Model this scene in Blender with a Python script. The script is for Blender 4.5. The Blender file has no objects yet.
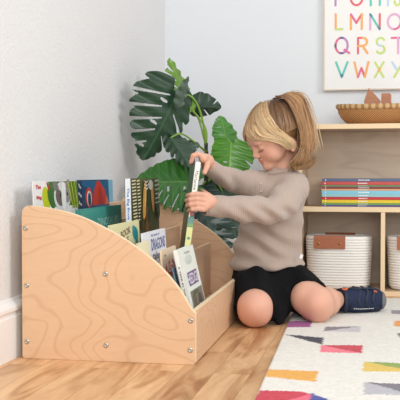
import bpy, bmesh, math, random
import numpy as np
from mathutils import Vector, Matrix, noise as mnoise
random.seed(7); rng = np.random.default_rng(7)
SC = bpy.context.scene
COL = SC.collection
PI = math.pi
def V(*a): return np.array(a, dtype=float)
def unit(v): v = np.asarray(v, float); return v/np.linalg.norm(v)

# ------------------------------------------------------------------ camera
H = 0.43; F = 893.0
YAW = math.atan(183/F); PITCH = math.atan(25/F)
cam_d = bpy.data.cameras.new('camera'); cam = bpy.data.objects.new('camera', cam_d); COL.objects.link(cam)
cam.location = (0, 0, H); cam.rotation_euler = (PI/2 - PITCH, 0, YAW)
cam_d.sensor_width = 36; cam_d.lens = F/400*36; cam_d.clip_start = 0.05
SC.camera = cam
_R = np.array(cam.rotation_euler.to_matrix())
CR, CU, CF = _R[:, 0], _R[:, 1], -_R[:, 2]
C0 = V(0, 0, H)
def ray(px, py): return CR*((px-200)/F) + CU*((200-py)/F) + CF
def at(px, py, d): return C0 + ray(px, py)*d              # a point seen at a pixel, d metres ahead
def on_floor(px, py, z=0.0):
    r = ray(px, py); return C0 + r*((z-H)/r[2])
def on_back(px, py, y):
    r = ray(px, py); return C0 + r*(y/r[1])

# ------------------------------------------------------------------ materials
def lin(c):
    c = [x/255 for x in c]
    return tuple([(x/12.92 if x <= .04045 else ((x+.055)/1.055)**2.4) for x in c] + [1.0])
MATS = {}
def mat(name, col, rough=.6, spec=.4, bump=0, scale=60, var=0, sss=0, metal=0, coat=0, vcol=None, sheen=0, detail=3):
    if name in MATS: return MATS[name]
    m = bpy.data.materials.new(name); m.use_nodes = True; nt = m.node_tree; N = nt.nodes; L = nt.links
    b = N['Principled BSDF']; b.inputs['Roughness'].default_value = rough
    b.inputs['Specular IOR Level'].default_value = spec; b.inputs['Metallic'].default_value = metal
    b.inputs['Base Color'].default_value = lin(col)
    if coat: b.inputs['Coat Weight'].default_value = coat
    if sheen: b.inputs['Sheen Weight'].default_value = sheen
    if sss:
        b.inputs['Subsurface Weight'].default_value = sss; b.inputs['Subsurface Radius'].default_value = (1, .35, .2)
        b.inputs['Subsurface Scale'].default_value = .008
    src = None
    if vcol:
        a = N.new('ShaderNodeVertexColor'); a.layer_name = vcol; src = a.outputs['Color']
    if bump or var:
        tc = N.new('ShaderNodeTexCoord'); nz = N.new('ShaderNodeTexNoise'); nz.inputs['Scale'].default_value = scale
        nz.inputs['Detail'].default_value = detail; L.new(tc.outputs['Object'], nz.inputs['Vector'])
        if bump:
            bp = N.new('ShaderNodeBump'); bp.inputs['Strength'].default_value = bump; bp.inputs['Distance'].default_value = .002
            L.new(nz.outputs['Fac'], bp.inputs['Height']); L.new(bp.outputs['Normal'], b.inputs['Normal'])
        if var:
            mx = N.new('ShaderNodeMix'); mx.data_type = 'RGBA'; mx.blend_type = 'MULTIPLY'; mx.inputs['Factor'].default_value = 1
            mr = N.new('ShaderNodeMapRange'); mr.inputs['From Min'].default_value = .3; mr.inputs['From Max'].default_value = .7
            mr.inputs['To Min'].default_value = 1-var; mr.inputs['To Max'].default_value = 1+var*.4
            L.new(nz.outputs['Fac'], mr.inputs['Value'])
            if src: L.new(src, mx.inputs['A'])
            else: mx.inputs['A'].default_value = lin(col)
            L.new(mr.outputs['Result'], mx.inputs['B']); src = mx.outputs['Result']
    if src: L.new(src, b.inputs['Base Color'])
    MATS[name] = m; return m

def wood(name, c1, c2, axis='X', scale=3.0, dist=6, rough=.45, fine=.25, stretch=(1, .25, 1), coat=.15, bands=5.0, figure=.23):
    """figured plywood: contour lines of a stretched noise field plus fine grain"""
    m = bpy.data.materials.new(name); m.use_nodes = True; nt = m.node_tree; N = nt.nodes; L = nt.links
    b = N['Principled BSDF']; b.inputs['Roughness'].default_value = rough; b.inputs['Coat Weight'].default_value = coat
    b.inputs['Coat Roughness'].default_value = .35
    tc = N.new('ShaderNodeTexCoord'); mp = N.new('ShaderNodeMapping'); mp.inputs['Scale'].default_value = stretch
    L.new(tc.outputs['Object'], mp.inputs['Vector'])
    nz = N.new('ShaderNodeTexNoise'); nz.inputs['Scale'].default_value = scale; nz.inputs['Detail'].default_value = 2.2
    nz.inputs['Distortion'].default_value = .25
    L.new(mp.outputs['Vector'], nz.inputs['Vector'])
    mu = N.new('ShaderNodeMath'); mu.operation = 'MULTIPLY'; mu.inputs[1].default_value = bands*6.283*2.2
    L.new(nz.outputs['Fac'], mu.inputs[0])
    sn = N.new('ShaderNodeMath'); sn.operation = 'SINE'; L.new(mu.outputs[0], sn.inputs[0])
    mr = N.new('ShaderNodeMapRange'); mr.inputs['From Min'].default_value = .70; mr.inputs['From Max'].default_value = 1
    mr.inputs['To Min'].default_value = 0; mr.inputs['To Max'].default_value = figure; L.new(sn.outputs[0], mr.inputs['Value'])
    n2 = N.new('ShaderNodeTexNoise'); n2.inputs['Scale'].default_value = 45; n2.inputs['Detail'].default_value = 6
    mp2 = N.new('ShaderNodeMapping'); mp2.inputs['Scale'].default_value = tuple(x if x < .5 else x for x in [s*s for s in stretch])
    L.new(tc.outputs['Object'], mp2.inputs['Vector']); L.new(mp2.outputs['Vector'], n2.inputs['Vector'])
    ad = N.new('ShaderNodeMath'); ad.operation = 'MULTIPLY_ADD'; ad.inputs[1].default_value = fine
    L.new(n2.outputs['Fac'], ad.inputs[0]); L.new(mr.outputs['Result'], ad.inputs[2])
    mx = N.new('ShaderNodeMix'); mx.data_type = 'RGBA'; mx.inputs['A'].default_value = lin(c1); mx.inputs['B'].default_value = lin(c2)
    L.new(ad.outputs[0], mx.inputs['Factor']); L.new(mx.outputs['Result'], b.inputs['Base Color'])
    MATS[name] = m; return m

# ------------------------------------------------------------------ object helpers
def prop(o, label=None, cat=None, group=None, kind=None):
    if label: o['label'] = label
    if cat: o['category'] = cat
    if group: o['group'] = group
    if kind: o['kind'] = kind
    return o
def thing(name, base, label, cat, group=None):
    o = bpy.data.objects.new(name, None); COL.objects.link(o); o.location = tuple(base); o.empty_display_size = .05
    return prop(o, label, cat, group)
class MB:
    """collects geometry in world coordinates"""
    def __init__(s): s.v = []; s.f = []; s.m = []; s.n = 0
    def add(s, v, f, mi=0):
        v = np.asarray(v, float).reshape(-1, 3); s.v.append(v)
        s.f += [tuple(i + s.n for i in q) for q in f]; s.m += [mi]*len(f) if np.isscalar(mi) else list(mi)
        s.n += len(v); return s
    def box(s, lo, hi, mi=0, M=None):
        x0, y0, z0 = lo; x1, y1, z1 = hi
        v = np.array([(x, y, z) for z in (z0, z1) for y in (y0, y1) for x in (x0, x1)], float)
        if M is not None: v = v @ np.array(M[0]).T + M[1]
        return s.add(v, [(0, 2, 3, 1), (4, 5, 7, 6), (0, 1, 5, 4), (2, 6, 7, 3), (0, 4, 6, 2), (1, 3, 7, 5)], mi)
    def obox(s, o, a, b, c, mi=0):
        """box from corner o along vectors a, b, c (right handed)"""
        o, a, b, c = map(np.asarray, (o, a, b, c))
        v = [o, o+a, o+b, o+a+b, o+c, o+a+c, o+b+c, o+a+b+c]
        return s.add(v, [(0, 2, 3, 1), (4, 5, 7, 6), (0, 1, 5, 4), (2, 6, 7, 3), (0, 4, 6, 2), (1, 3, 7, 5)], mi)
    def prism(s, pts, ext, mi=0, side=None):
        """closed polygon pts (3-D) extruded by vector ext"""
        n = len(pts); p = np.asarray(pts, float); q = p + np.asarray(ext)
        f = [tuple(range(n))[::-1], tuple(range(n, 2*n))] + [(i, (i+1) % n, n+(i+1) % n, n+i) for i in range(n)]
        return s.add(np.vstack([p, q]), f, [mi, mi] + [mi if side is None else side]*n)
    def tube(s, pts, rad, seg=8, mi=0, cap=True, flat=None):
        pts = np.asarray(pts, float); n = len(pts); rad = np.broadcast_to(np.asarray(rad, float), (n,))
        T = np.gradient(pts, axis=0); T /= np.linalg.norm(T, axis=1)[:, None] + 1e-12
        up = V(0, 0, 1) if abs(T[0][2]) < .9 else V(1, 0, 0)
        a = unit(np.cross(T[0], up)); vs = []
        for i in range(n):
            a = unit(a - T[i]*np.dot(a, T[i])); b = np.cross(T[i], a)
            for k in range(seg):
                t = 2*PI*k/seg; vs.append(pts[i] + rad[i]*(a*math.cos(t)+b*math.sin(t)*(flat or 1)))
        f = [(i*seg+k, i*seg+(k+1) % seg, (i+1)*seg+(k+1) % seg, (i+1)*seg+k) for i in range(n-1) for k in range(seg)]
        if cap: f += [tuple(range(seg))[::-1], tuple(range((n-1)*seg, n*seg))]
        return s.add(vs, f, mi)
    def grid(s, fn, nu, nv, mi=0, closeu=False, closev=False):
        v = [fn(i/(nu if closeu else nu-1), j/(nv if closev else nv-1)) for i in range(nu) for j in range(nv)]
        f = []
        for i in range(nu if closeu else nu-1):
            for j in range(nv if closev else nv-1):
                i2 = (i+1) % nu; j2 = (j+1) % nv
                f.append((i*nv+j, i2*nv+j, i2*nv+j2, i*nv+j2))
        return s.add(v, f, mi)
    def sphere(s, c, r, mi=0, nu=12, nv=7):
        r = np.broadcast_to(np.asarray(r, float), (3,)); c = np.asarray(c)
        return s.grid(lambda u, v: c + r*V(math.cos(2*PI*u)*math.sin(PI*(.02+.96*v)), math.sin(2*PI*u)*math.sin(PI*(.02+.96*v)), -math.cos(PI*(.02+.96*v))), nu, nv, mi, closeu=True)
    def build(s, name, mats, parent=None, smooth=False, bevel=0, base=None, subsurf=0):
        if not isinstance(mats, (list, tuple)): mats = [mats]
        v = np.vstack(s.v)
        if parent is not None:
            off = np.array(parent.location)
            pp = parent.parent
            while pp is not None: off = off + np.array(pp.location); pp = pp.parent
            loc = (0, 0, 0)
        elif base is not None: off = np.asarray(base, float); loc = tuple(off)
        else:
            off = V((v[:, 0].min()+v[:, 0].max())/2, (v[:, 1].min()+v[:, 1].max())/2, v[:, 2].min()); loc = tuple(off)
        me = bpy.data.meshes.new(name); me.from_pydata((v-off).tolist(), [], s.f)
        for m in mats: me.materials.append(m)
        if len(mats) > 1: me.polygons.foreach_set('material_index', s.m)
        if smooth: me.polygons.foreach_set('use_smooth', [True]*len(me.polygons))
        me.update()
        bm = bmesh.new(); bm.from_mesh(me)
        if len(bm.faces) < 20000: bmesh.ops.recalc_face_normals(bm, faces=bm.faces)
        bm.to_mesh(me); bm.free()
        o = bpy.data.objects.new(name, me); COL.objects.link(o); o.location = loc
        if parent is not None: o.parent = parent
        if bevel:
            md = o.modifiers.new('bevel', 'BEVEL'); md.width = bevel; md.segments = 2; md.limit_method = 'ANGLE'; md.angle_limit = math.radians(50)
        if subsurf:
            md = o.modifiers.new('subsurf', 'SUBSURF'); md.levels = md.render_levels = subsurf
        return o
def structure(o): o['kind'] = 'structure'; return o
def catmull(P, n):
    P = np.asarray(P, float); m = len(P)-1; out = []
    for t in np.linspace(0, m, n):
        i = min(int(t), m-1); u = t-i
        p0 = P[i-1] if i > 0 else 2*P[0]-P[1]; p1 = P[i]; p2 = P[i+1]; p3 = P[i+2] if i+2 <= m else 2*P[-1]-P[-2]
        out.append(.5*((2*p1)+(-p0+p2)*u+(2*p0-5*p1+4*p2-p3)*u*u+(-p0+3*p1-3*p2+p3)*u**3))
    return np.array(out)
_TX = {}
def text2d(txt, size=1.0, bold=0.0):
    """filled letters as flat 2-D polygons, centred; returns verts (n,2), faces, width"""
    k = (txt, bold)
    if k not in _TX:
        cu = bpy.data.curves.new('t', 'FONT'); cu.body = txt; cu.size = 1; cu.resolution_u = 2; cu.offset = bold; cu.align_x = 'CENTER'; cu.align_y = 'CENTER'
        ob = bpy.data.objects.new('t', cu); COL.objects.link(ob)
        dg = bpy.context.evaluated_depsgraph_get(); me = ob.evaluated_get(dg).to_mesh()
        v = np.array([x.co[:2] for x in me.vertices]); f = [tuple(p.vertices) for p in me.polygons]
        ob.evaluated_get(dg).to_mesh_clear(); bpy.data.objects.remove(ob); bpy.data.curves.remove(cu)
        _TX[k] = (v, f)
    v, f = _TX[k]; return v*size, f
def put_text(mb, txt, c, ex, ey, nrm, w=None, h=None, size=None, mi=0, bold=.02, lift=.0004):
    v, f = text2d(txt, 1, bold)
    lo, hi = v.min(0), v.max(0); sz = hi-lo; mid = (lo+hi)/2
    sx = (w/sz[0]) if w else (h/sz[1] if h else size); sy = (h/sz[1]) if h else sx
    p = np.asarray(c) + np.outer((v[:, 0]-mid[0])*sx, ex) + np.outer((v[:, 1]-mid[1])*sy, ey) + np.asarray(nrm)*lift
    mb.add(p, f, mi)
# ================================================================== THE ROOM
WX = -0.858; WY = 3.49
M_wallL = mat('plaster', (226, 226, 226), .85, .2, bump=.8, scale=130, detail=2)
M_wallB = mat('painted_wall', (223, 227, 231), .85, .2, bump=.12, scale=160)
M_trim = mat('white_trim', (238, 239, 240), .4, .4)
b = MB(); b.box((WX-.1, -1.2, 0), (WX, WY+.1, 2.6)); structure(b.build('wall_left', M_wallL))
b = MB(); b.box((WX, WY, 0), (2.2, WY+.1, 2.6)); structure(b.build('wall_back', M_wallB))
def floor_mat():
    m = bpy.data.materials.new('floor_planks'); m.use_nodes = True; nt = m.node_tree; N = nt.nodes; L = nt.links
    b = N['Principled BSDF']; b.inputs['Roughness'].default_value = .42; b.inputs['Specular IOR Level'].default_value = .45
    tc = N.new('ShaderNodeTexCoord'); mp = N.new('ShaderNodeMapping'); mp.inputs['Rotation'].default_value = (0, 0, PI/2)
    mp.inputs['Location'].default_value = (.13, .317, 0)
    L.new(tc.outputs['Object'], mp.inputs['Vector'])
    br = N.new('ShaderNodeTexBrick'); br.offset = .37; br.offset_frequency = 2
    for k, v in (('Scale', 1), ('Brick Width', .62), ('Row Height', .079), ('Mortar Size', .0006), ('Mortar Smooth', .3), ('Bias', 0)): br.inputs[k].default_value = v
    br.inputs['Color1'].default_value = (0, 0, 0, 1); br.inputs['Color2'].default_value = (1, 1, 1, 1); br.inputs['Mortar'].default_value = (.5, .5, .5, 1)
    L.new(mp.outputs['Vector'], br.inputs['Vector'])
    # shift the grain from plank to plank
    sh = N.new('ShaderNodeVectorMath'); sh.operation = 'MULTIPLY_ADD'; sh.inputs[1].default_value = (7, 13, 5)
    L.new(br.outputs['Color'], sh.inputs[0]); L.new(tc.outputs['Object'], sh.inputs[2])
    g = N.new('ShaderNodeMapping'); g.inputs['Scale'].default_value = (1, .16, 1); L.new(sh.outputs[0], g.inputs['Vector'])
    n1 = N.new('ShaderNodeTexNoise'); n1.inputs['Scale'].default_value = 16; n1.inputs['Detail'].default_value = 5; n1.inputs['Distortion'].default_value = 1.2; L.new(g.outputs['Vector'], n1.inputs['Vector'])
    n2 = N.new('ShaderNodeTexNoise'); n2.inputs['Scale'].default_value = 120; n2.inputs['Detail'].default_value = 4; L.new(g.outputs['Vector'], n2.inputs['Vector'])
    n3 = N.new('ShaderNodeTexNoise'); n3.inputs['Scale'].default_value = 9; n3.inputs['Detail'].default_value = 2
    g3 = N.new('ShaderNodeMapping'); g3.inputs['Scale'].default_value = (1, .5, 1); L.new(sh.outputs[0], g3.inputs['Vector']); L.new(g3.outputs['Vector'], n3.inputs['Vector'])
    r1 = N.new('ShaderNodeValToRGB'); e = r1.color_ramp.elements; e[0].position = .32; e[0].color = lin((172, 118, 74)); e[1].position = .62; e[1].color = lin((228, 186, 140))
    x = r1.color_ramp.elements.new(.48); x.color = lin((213, 168, 122)); L.new(n1.outputs['Fac'], r1.inputs['Fac'])
    r3 = N.new('ShaderNodeValToRGB'); e = r3.color_ramp.elements; e[0].position = .3; e[0].color = (.72, .66, .6, 1); e[1].position = .42; e[1].color = (1, 1, 1, 1); L.new(n3.outputs['Fac'], r3.inputs['Fac'])
    m1 = N.new('ShaderNodeMix'); m1.data_type = 'RGBA'; m1.blend_type = 'MULTIPLY'; m1.inputs['Factor'].default_value = .8
    L.new(r1.outputs['Color'], m1.inputs['A']); L.new(r3.outputs['Color'], m1.inputs['B'])
    mr = N.new('ShaderNodeMapRange'); mr.inputs['To Min'].default_value = .86; mr.inputs['To Max'].default_value = 1.1; L.new(n2.outputs['Fac'], mr.inputs['Value'])
    m2 = N.new('ShaderNodeMix'); m2.data_type = 'RGBA'; m2.blend_type = 'MULTIPLY'; m2.inputs['Factor'].default_value = 1
    L.new(m1.outputs['Result'], m2.inputs['A']); L.new(mr.outputs['Result'], m2.inputs['B'])
    mr2 = N.new('ShaderNodeMapRange'); mr2.inputs['To Min'].default_value = .84; mr2.inputs['To Max'].default_value = 1.06; L.new(br.outputs['Color'], mr2.inputs['Value'])
    m3 = N.new('ShaderNodeMix'); m3.data_type = 'RGBA'; m3.blend_type = 'MULTIPLY'; m3.inputs['Factor'].default_value = 1
    L.new(m2.outputs['Result'], m3.inputs['A']); L.new(mr2.outputs['Result'], m3.inputs['B'])
    m4 = N.new('ShaderNodeMix'); m4.data_type = 'RGBA'; m4.inputs['B'].default_value = lin((160, 114, 76))
    L.new(br.outputs['Fac'], m4.inputs['Factor']); L.new(m3.outputs['Result'], m4.inputs['A'])
    L.new(m4.outputs['Result'], b.inputs['Base Color'])
    return m
b = MB(); b.box((WX, -1.2, -.05), (2.2, WY, 0)); structure(b.build('floor', floor_mat()))
# baseboards with a moulded cap
prof = [(0, 0), (.015, 0), (.015, .098), (.012, .103), (.0125, .108), (.0165, .113), (.0165, .121), (.0125, .128), (.006, .134), (.0045, .139), (0, .14)]
b = MB(); b.prism([(WX+x, -1.2, z) for x, z in prof], (0, WY+1.2-.002, 0)); structure(b.build('baseboard_left', M_trim))
b = MB(); b.prism([(WX+.017, WY-x, z) for x, z in prof], (2.2-WX-.02, 0, 0)); structure(b.build('baseboard_back', M_trim))

# ================================================================== BOOK BIN
M_ply = wood('birch_panel', (226, 189, 152), (182, 132, 90), stretch=(.75, 1, 1.5), scale=2.6, bands=11, fine=.22)
M_plyedge = mat('ply_edge', (236, 214, 178), .5)
M_plyi = wood('birch_inner', (222, 190, 160), (190, 150, 116), stretch=(1, .3, 1), scale=4, bands=2, fine=.3)
M_steel = mat('screw_steel', (190, 186, 178), .3, metal=.9)
BO = V(-.827, 1.958, 0); BPH = math.radians(.9); BU = V(math.cos(BPH), math.sin(BPH), 0); BV = V(-math.sin(BPH), math.cos(BPH), 0); BZ = V(0, 0, 1)
def bx(u, v, w): return BO + BU*u + BV*v + BZ*w
BW, BD, BT = .414, .875, .015
binn = thing('book_display_bin', bx(BW/2, BD/2, 0), 'low birch plywood book bin with curved sides standing against the left wall', 'book bin')
arc = catmull([(.020, .3585), (.062, .354), (.127, .340), (.191, .314), (.256, .279), (.32, .233), (.372, .178), (.405, .127)], 40)
outline = [(BW, .006), (BW, .118)] + [tuple(p) for p in arc[::-1]] + [(.012, .3575), (.005, .353), (.001, .346), (0, .336), (0, .006), (.003, 0), (BW-.004, 0)]
def side_panel(v0):
    s = MB(); s.prism([bx(u, v0, w) for u, w in outline], BV*BT, 0, side=1)
    o = s.build('side_panel', [M_ply, M_plyedge], binn, bevel=.0015)
    return o
pnl = side_panel(0); side_panel(BD-BT)
v1 = BD-BT-.0005; v0 = BT+.0005
def board(name, u0, u1, w0, w1, mats=None, top=True):
    s = MB(); s.obox(bx(u0, v0, w0), BU*(u1-u0), BV*(v1-v0), BZ*(w1-w0), 0)
    s.m[1] = 1                                             # top edge shows the pale plies
    return s.build(name, mats or [M_plyi, M_plyedge], binn, bevel=.001)
board('front_panel', BW-.0125, BW-.0005, .003, .1225, [M_ply, M_plyedge])
board('back_panel', .001, .012, .003, .345)
board('divider', .186, .195, .052, .266); board('divider', .288, .297, .052, .212); board('divider', .092, .101, .052, .305)
s = MB(); s.obox(bx(.0125, v0, .040), BU*(BW-.026), BV*(v1-v0), BZ*.011); s.build('bottom_board', M_plyi, binn)
def screw(p, n, a):
    s = MB(); a = unit(a); c = np.cross(n, a)
    ring = lambda r, h: [p + n*h + r*(a*math.cos(2*PI*k/16)+c*math.sin(2*PI*k/16)) for k in range(16)]
    L_ = ring(.0062, 0)+ring(.0062, .0008)+ring(.0045, .0022)+ring(.0022, .0026)+ring(.0020, .0012)
    f = [(i*16+k, i*16+(k+1) % 16, (i+1)*16+(k+1) % 16, (i+1)*16+k) for i in range(4) for k in range(16)] + [tuple(range(64, 80))]
    s.add(L_, f); s.build('screw', M_steel, binn, smooth=True)
for u, w in ((.010, .306), (.012, .172), (.012, .040), (.203, .203), (.204, .038), (BW-.011, .101), (BW-.012, .034)):
    screw(bx(u, 0, w), -BV, BU)
for w in (.101, .034): screw(bx(BW-.0005, BD-.022, w), BU, BV)

# ---- books in the bin.  cover faces the child (+u), top leans back towards the wall
YS = dict(art_bear=.40, art_fish=.40, art_croc=.42, art_teal=.42, art_bearbook=.42, art_dragons=.50, art_red=.62, art_hedge=.90)
def cmat(c): return mat('print_%d_%d_%d' % c, c, .38, .45)
M_page = mat('page_paper', (240, 236, 224), .8)
def bin_book(name, u, v, w, wid, hei, th, lean, cover, label, spine=None, art=None, group='picture books standing in the bin', back=None):
    """u,w: foot of the front cover's near corner (bin frame)"""
    la = math.radians(lean); up = BZ*math.cos(la) - BU*math.sin(la); nr = BU*math.cos(la) + BZ*math.sin(la)
    o = bx(u, v, w)
    base = o + BV*wid/2
    t = thing(name, base, label, 'book', group)
    c = MB(); cv, sp, bk = 0, 1, 2
    bt = .0016
    c.obox(o-nr*bt, nr*bt, BV*wid, up*hei, 0)
    c.obox(o-nr*th, nr*bt, BV*wid, up*hei, 2)
    c.obox(o-nr*(th-.0001), nr*(th-.0002), BV*bt, up*hei, 1)
    c.build('cover', [cmat(cover), cmat(spine or cover), cmat(back or cover)], t)
    p = MB(); p.obox(o-nr*(th-bt)+BV*bt+up*.002, nr*(th-2*bt), BV*(wid-bt-.002), up*(hei-.005)); p.build('pages', M_page, t)
    if art:
        a = MB(); cols = []; ys = YS.get(art.__name__, 1)
        def pt(x, y, lift=.0003):
            y = 1-(1-y)*ys; return o + BV*(x*wid) + up*(y*hei) + nr*lift     # x,y in 0..1 on the front cover
        def ci(c_):
            if c_ not in cols: cols.append(c_)
            return cols.index(c_)
        cnt = [0]
        def poly(c_, pts):
            cnt[0] += 1; P_ = [pt(x, y, .0002+.00006*cnt[0]) for x, y in pts]; a.add(P_, [tuple(range(len(P_)))], ci(c_))
        def ell(c_, x, y, rx, ry, rot=0, n=22):
            poly(c_, [(x+rx*math.cos(k*2*PI/n)*math.cos(rot)-ry*math.sin(k*2*PI/n)*math.sin(rot), y+rx*math.cos(k*2*PI/n)*math.sin(rot)+ry*math.sin(k*2*PI/n)*math.cos(rot)) for k in range(n)])
        def txt(c_, s_, x, y, w_, h_, rot=0):
            cnt[0] += 1; cr, sr = math.cos(rot), math.sin(rot)
            put_text(a, s_, pt(x, y, 0), BV*cr+up*sr, up*cr-BV*sr, nr, w=w_, h=h_, mi=ci(c_), lift=.0003+.00006*cnt[0])
        def sptxt(c_, s_, y, len_, h_):
            put_text(a, s_, o - nr*th/2 + up*(y*hei), up*-1, nr, -BV, w=len_, h=h_, mi=ci(c_), lift=.0003)
        art(poly, ell, txt, sptxt)
        a.build('cover_art', [cmat(x) for x in cols], t)
    return t
def art_bear(poly, ell, txt, sp):
    poly((70, 118, 52), [(.22, .55), (.98, .55), (.98, .985), (.22, .985)])
    poly((238, 238, 236), [(.0, .3), (.22, .3), (.40, .62), (.30, .985), (.0, .985)])
    ell((196, 204, 30), .25, .70, .085, .2, .1); ell((60, 110, 50), .36, .70, .07, .19, .25); ell((190, 44, 52), .30, .905, .02, .085, .3)
    ell((222, 222, 222), .62, .72, .2, .26); ell((128, 122, 120), .47, .90, .06, .1, .5); ell((150, 140, 134), .76, .93, .05, .09, -.3)
    ell((112, 100, 94), .55, .70, .085, .15, .25); ell((150, 142, 138), .75, .74, .075, .14, -.15)
    ell((240, 240, 238), .65, .72, .055, .26); ell((20, 20, 20), .575, .74, .018, .03); ell((20, 20, 20), .735, .76, .018, .03)
    for i in range(6):
        x = .83+.028*i; poly([(196, 206, 60), (110, 150, 40)][i % 2], [(x+.03, .5), (x+.05, .5), (x-.0+.014*(i-4), .975), (x-.022+.014*(i-4), .975)])
    txt((214, 40, 60), 'The', .085, .90, .034, .010, 0)
    txt((214, 40, 60), 'Big', .095, .72, .034, .010, 0); txt((170, 120, 170), 'Book', .105, .56, .038, .010, 0)
def art_fish(poly, ell, txt, sp):
    poly((24, 92, 140), [(.14, .3), (1, .3), (1, .985), (.14, .985)])
    poly((18, 66, 108), [(.14, .3), (.6, .3), (.45, .8), (.14, .9)])
    poly((204, 44, 46), [(.44, .5), (.52, .82), (.62, .985), (.70, .97), (.86, .8), (.95, .5)])
    poly((170, 30, 38), [(.62, .5), (.66, .8), (.68, .9), (.78, .7), (.8, .5)])
    poly((222, 110, 80), [(.86, .5), (.90, .7), (.98, .5)])
    ell((200, 50, 60), .34, .66, .115, .19); ell((226, 214, 206), .345, .64, .075, .15); ell((18, 60, 104), .35, .62, .05, .13)
    for i, s_ in enumerate(('The', 'Big', 'Book')): txt((236, 240, 240), s_, .07, .88-.16*i, .026, .009, -.3)
def art_croc(poly, ell, txt, sp):
    sp((70, 110, 190), 'The Big Book of', .80, .10, .008)
    poly((84, 86, 50), [(.0, 0), (1, 0), (1, .99), (.0, .99)])
    for i in range(13):
        y = .965-.055*i
        for x0, w_ in ((.03, .13), (.2, .1)): poly((222, 214, 176), [(x0, y), (x0+w_, y+.012), (x0+w_, y-.012), (x0, y-.022)]); poly((40, 34, 24), [(x0, y-.022), (x0+w_, y-.012), (x0+w_, y-.024), (x0, y-.04)])
    ell((206, 150, 72), .42, .62, .06, .34, -.12); ell((226, 186, 110), .45, .6, .022, .3, -.12)
    ell((196, 140, 76), .72, .66, .055, .28, .1); ell((190, 186, 170), .66, .88, .09, .09)
    ell((40, 60, 36), .56, .5, .06, .3); ell((46, 76, 50), .9, .5, .08, .25, .2); ell((60, 52, 34), .3, .3, .05, .2)
    for i in range(6): poly((214, 216, 204), [(.80, .96-.08*i), (.97, .975-.08*i), (.99, .955-.08*i), (.82, .935-.08*i)])
    for i in range(3): poly((230, 230, 222), [(.38, .97-.06*i), (.50, .94-.06*i), (.60, .985-.06*i), (.50, .915-.06*i)])
    for i in range(3): poly((120, 76, 40), [(.40+.04*i, .05), (.43+.04*i, .05), (.52-.02*i, .5), (.48-.02*i, .5)])
def art_teal(poly, ell, txt, sp):
    for i in range(5): poly((78, 166, 156), [(.0, .96-.035*i), (1, .96-.035*i), (1, .95-.035*i), (0, .95-.035*i)])
    txt((150, 204, 192), 'DINOSAURS', .64, .70, .19, .022)
def art_bearbook(poly, ell, txt, sp):
    txt((120, 72, 40), 'BOOK', .5, .78, .09, .018, .12); txt((150, 110, 50), 'OF', .5, .58, .05, .018, .1)
    ell((40, 140, 148), .84, .70, .1, .17, .25); ell((60, 160, 166), .78, .84, .05, .06); ell((40, 140, 148), .88, .52, .05, .1)
    ell((110, 70, 36), .4, .45, .04, .05); ell((110, 70, 36), .6, .42, .05, .04)
def art_dragons(poly, ell, txt, sp):
    txt((56, 76, 150), 'DRAGONS', .62, .72, .15, .030); txt((110, 130, 190), 'the book of', .5, .92, .09, .007)
    txt((90, 96, 130), 'tales', .5, .48, .08, .02)
    ell((150, 150, 180), .3, .4, .06, .03); ell((200, 160, 120), .7, .36, .08, .05)
def art_red(poly, ell, txt, sp):
    poly((214, 52, 36), [(.08, .45), (.22, .72), (.3, .6), (.45, .78), (.55, .62), (.7, .78), (.86, .6), (.94, .72), (.9, .5), (.6, .42), (.4, .5)])
    txt((250, 240, 226), 'RED', .5, .61, .07, .02); poly((110, 160, 200), [(.1, .0), (.9, .0), (.9, .28), (.5, .34), (.1, .2)])
    ell((90, 90, 110), .2, .88, .05, .02)
def art_hedge(poly, ell, txt, sp):
    poly((104, 92, 128), [(.22, .50), (.86, .50), (.86, .68), (.22, .68)])
    txt((222, 216, 232), 'HEDGE', .54, .59, .13, .026)
    ell((206, 214, 208), .5, .84, .25, .05); ell((196, 206, 200), .5, .80, .18, .03); txt((150, 156, 150), 'the green', .5, .93, .06, .008)
    poly((128, 122, 110), [(.16, .02), (.96, .02), (.96, .44), (.16, .44)])
    ell((96, 90, 78), .35, .33, .12, .08); ell((76, 74, 66), .7, .3, .14, .07); ell((214, 208, 196), .62, .17, .1, .07); ell((60, 58, 54), .3, .14, .1, .09)
    ell((230, 226, 216), .7, .08, .05, .04); ell((84, 98, 70), .5, .40, .2, .03)
    sp((70, 74, 80), 'A YEAR IN THE HEDGE', .55, .11, .0045)
W0 = .0515
FL = V(*CF[:2], 0)
def bin_book_at(top, right, v, lean, th, cover, label, w=W0, **k):
    """place a book so that its near top corner lies on the sight line through pixel `top`, at depth v inside the bin"""
    r = ray(*top); t_ = np.dot(bx(0, v, 0)-C0, BV)/np.dot(r, BV); p = C0+r*t_; ut = np.dot(p-BO, BU); wt = p[2]
    la = math.radians(lean); hei = (wt-w)/math.cos(la); ub = ut + hei*math.sin(la)
    r2 = ray(right, top[1]); n_ = np.cross(r2, V(0, 0, 1)); wid = -np.dot(p-C0, n_)/np.dot(BV, n_)
    return bin_book('book', ub, v, w, wid, hei, th, lean, cover, label, **k)
bin_book_at((33.3, 181), 76.5, .022, 3, .005, (236, 236, 236), 'white picture book with a grey animal face and green leaves, at the near wall end', art=art_bear)
bin_book_at((76.5, 180), 108, .340, 3, .006, (20, 50, 90), 'dark blue picture book with a red fish shape, behind the teal book', art=art_fish)
bin_book_at((93, 180), 112.5, .56, 2, .007, (120, 178, 206), 'pale blue book peeking out past the dark blue one', spine=(110, 170, 200))
bin_book_at((80, 209.5), 121, .05, 3, .012, (56, 142, 132), 'teal green book lower than its neighbours with pale lettering', art=art_teal)
bin_book_at((130.5, 178.5), 158, .25, 1.5, .016, (92, 90, 58), 'tall book with striped jungle cover and white spine with blue lettering', spine=(232, 238, 244), art=art_croc)
bin_book_at((110, 225.5), 139, .03, 2, .006, (236, 230, 182), 'pale yellow book with brown letters and a teal figure', art=art_bearbook)
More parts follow.
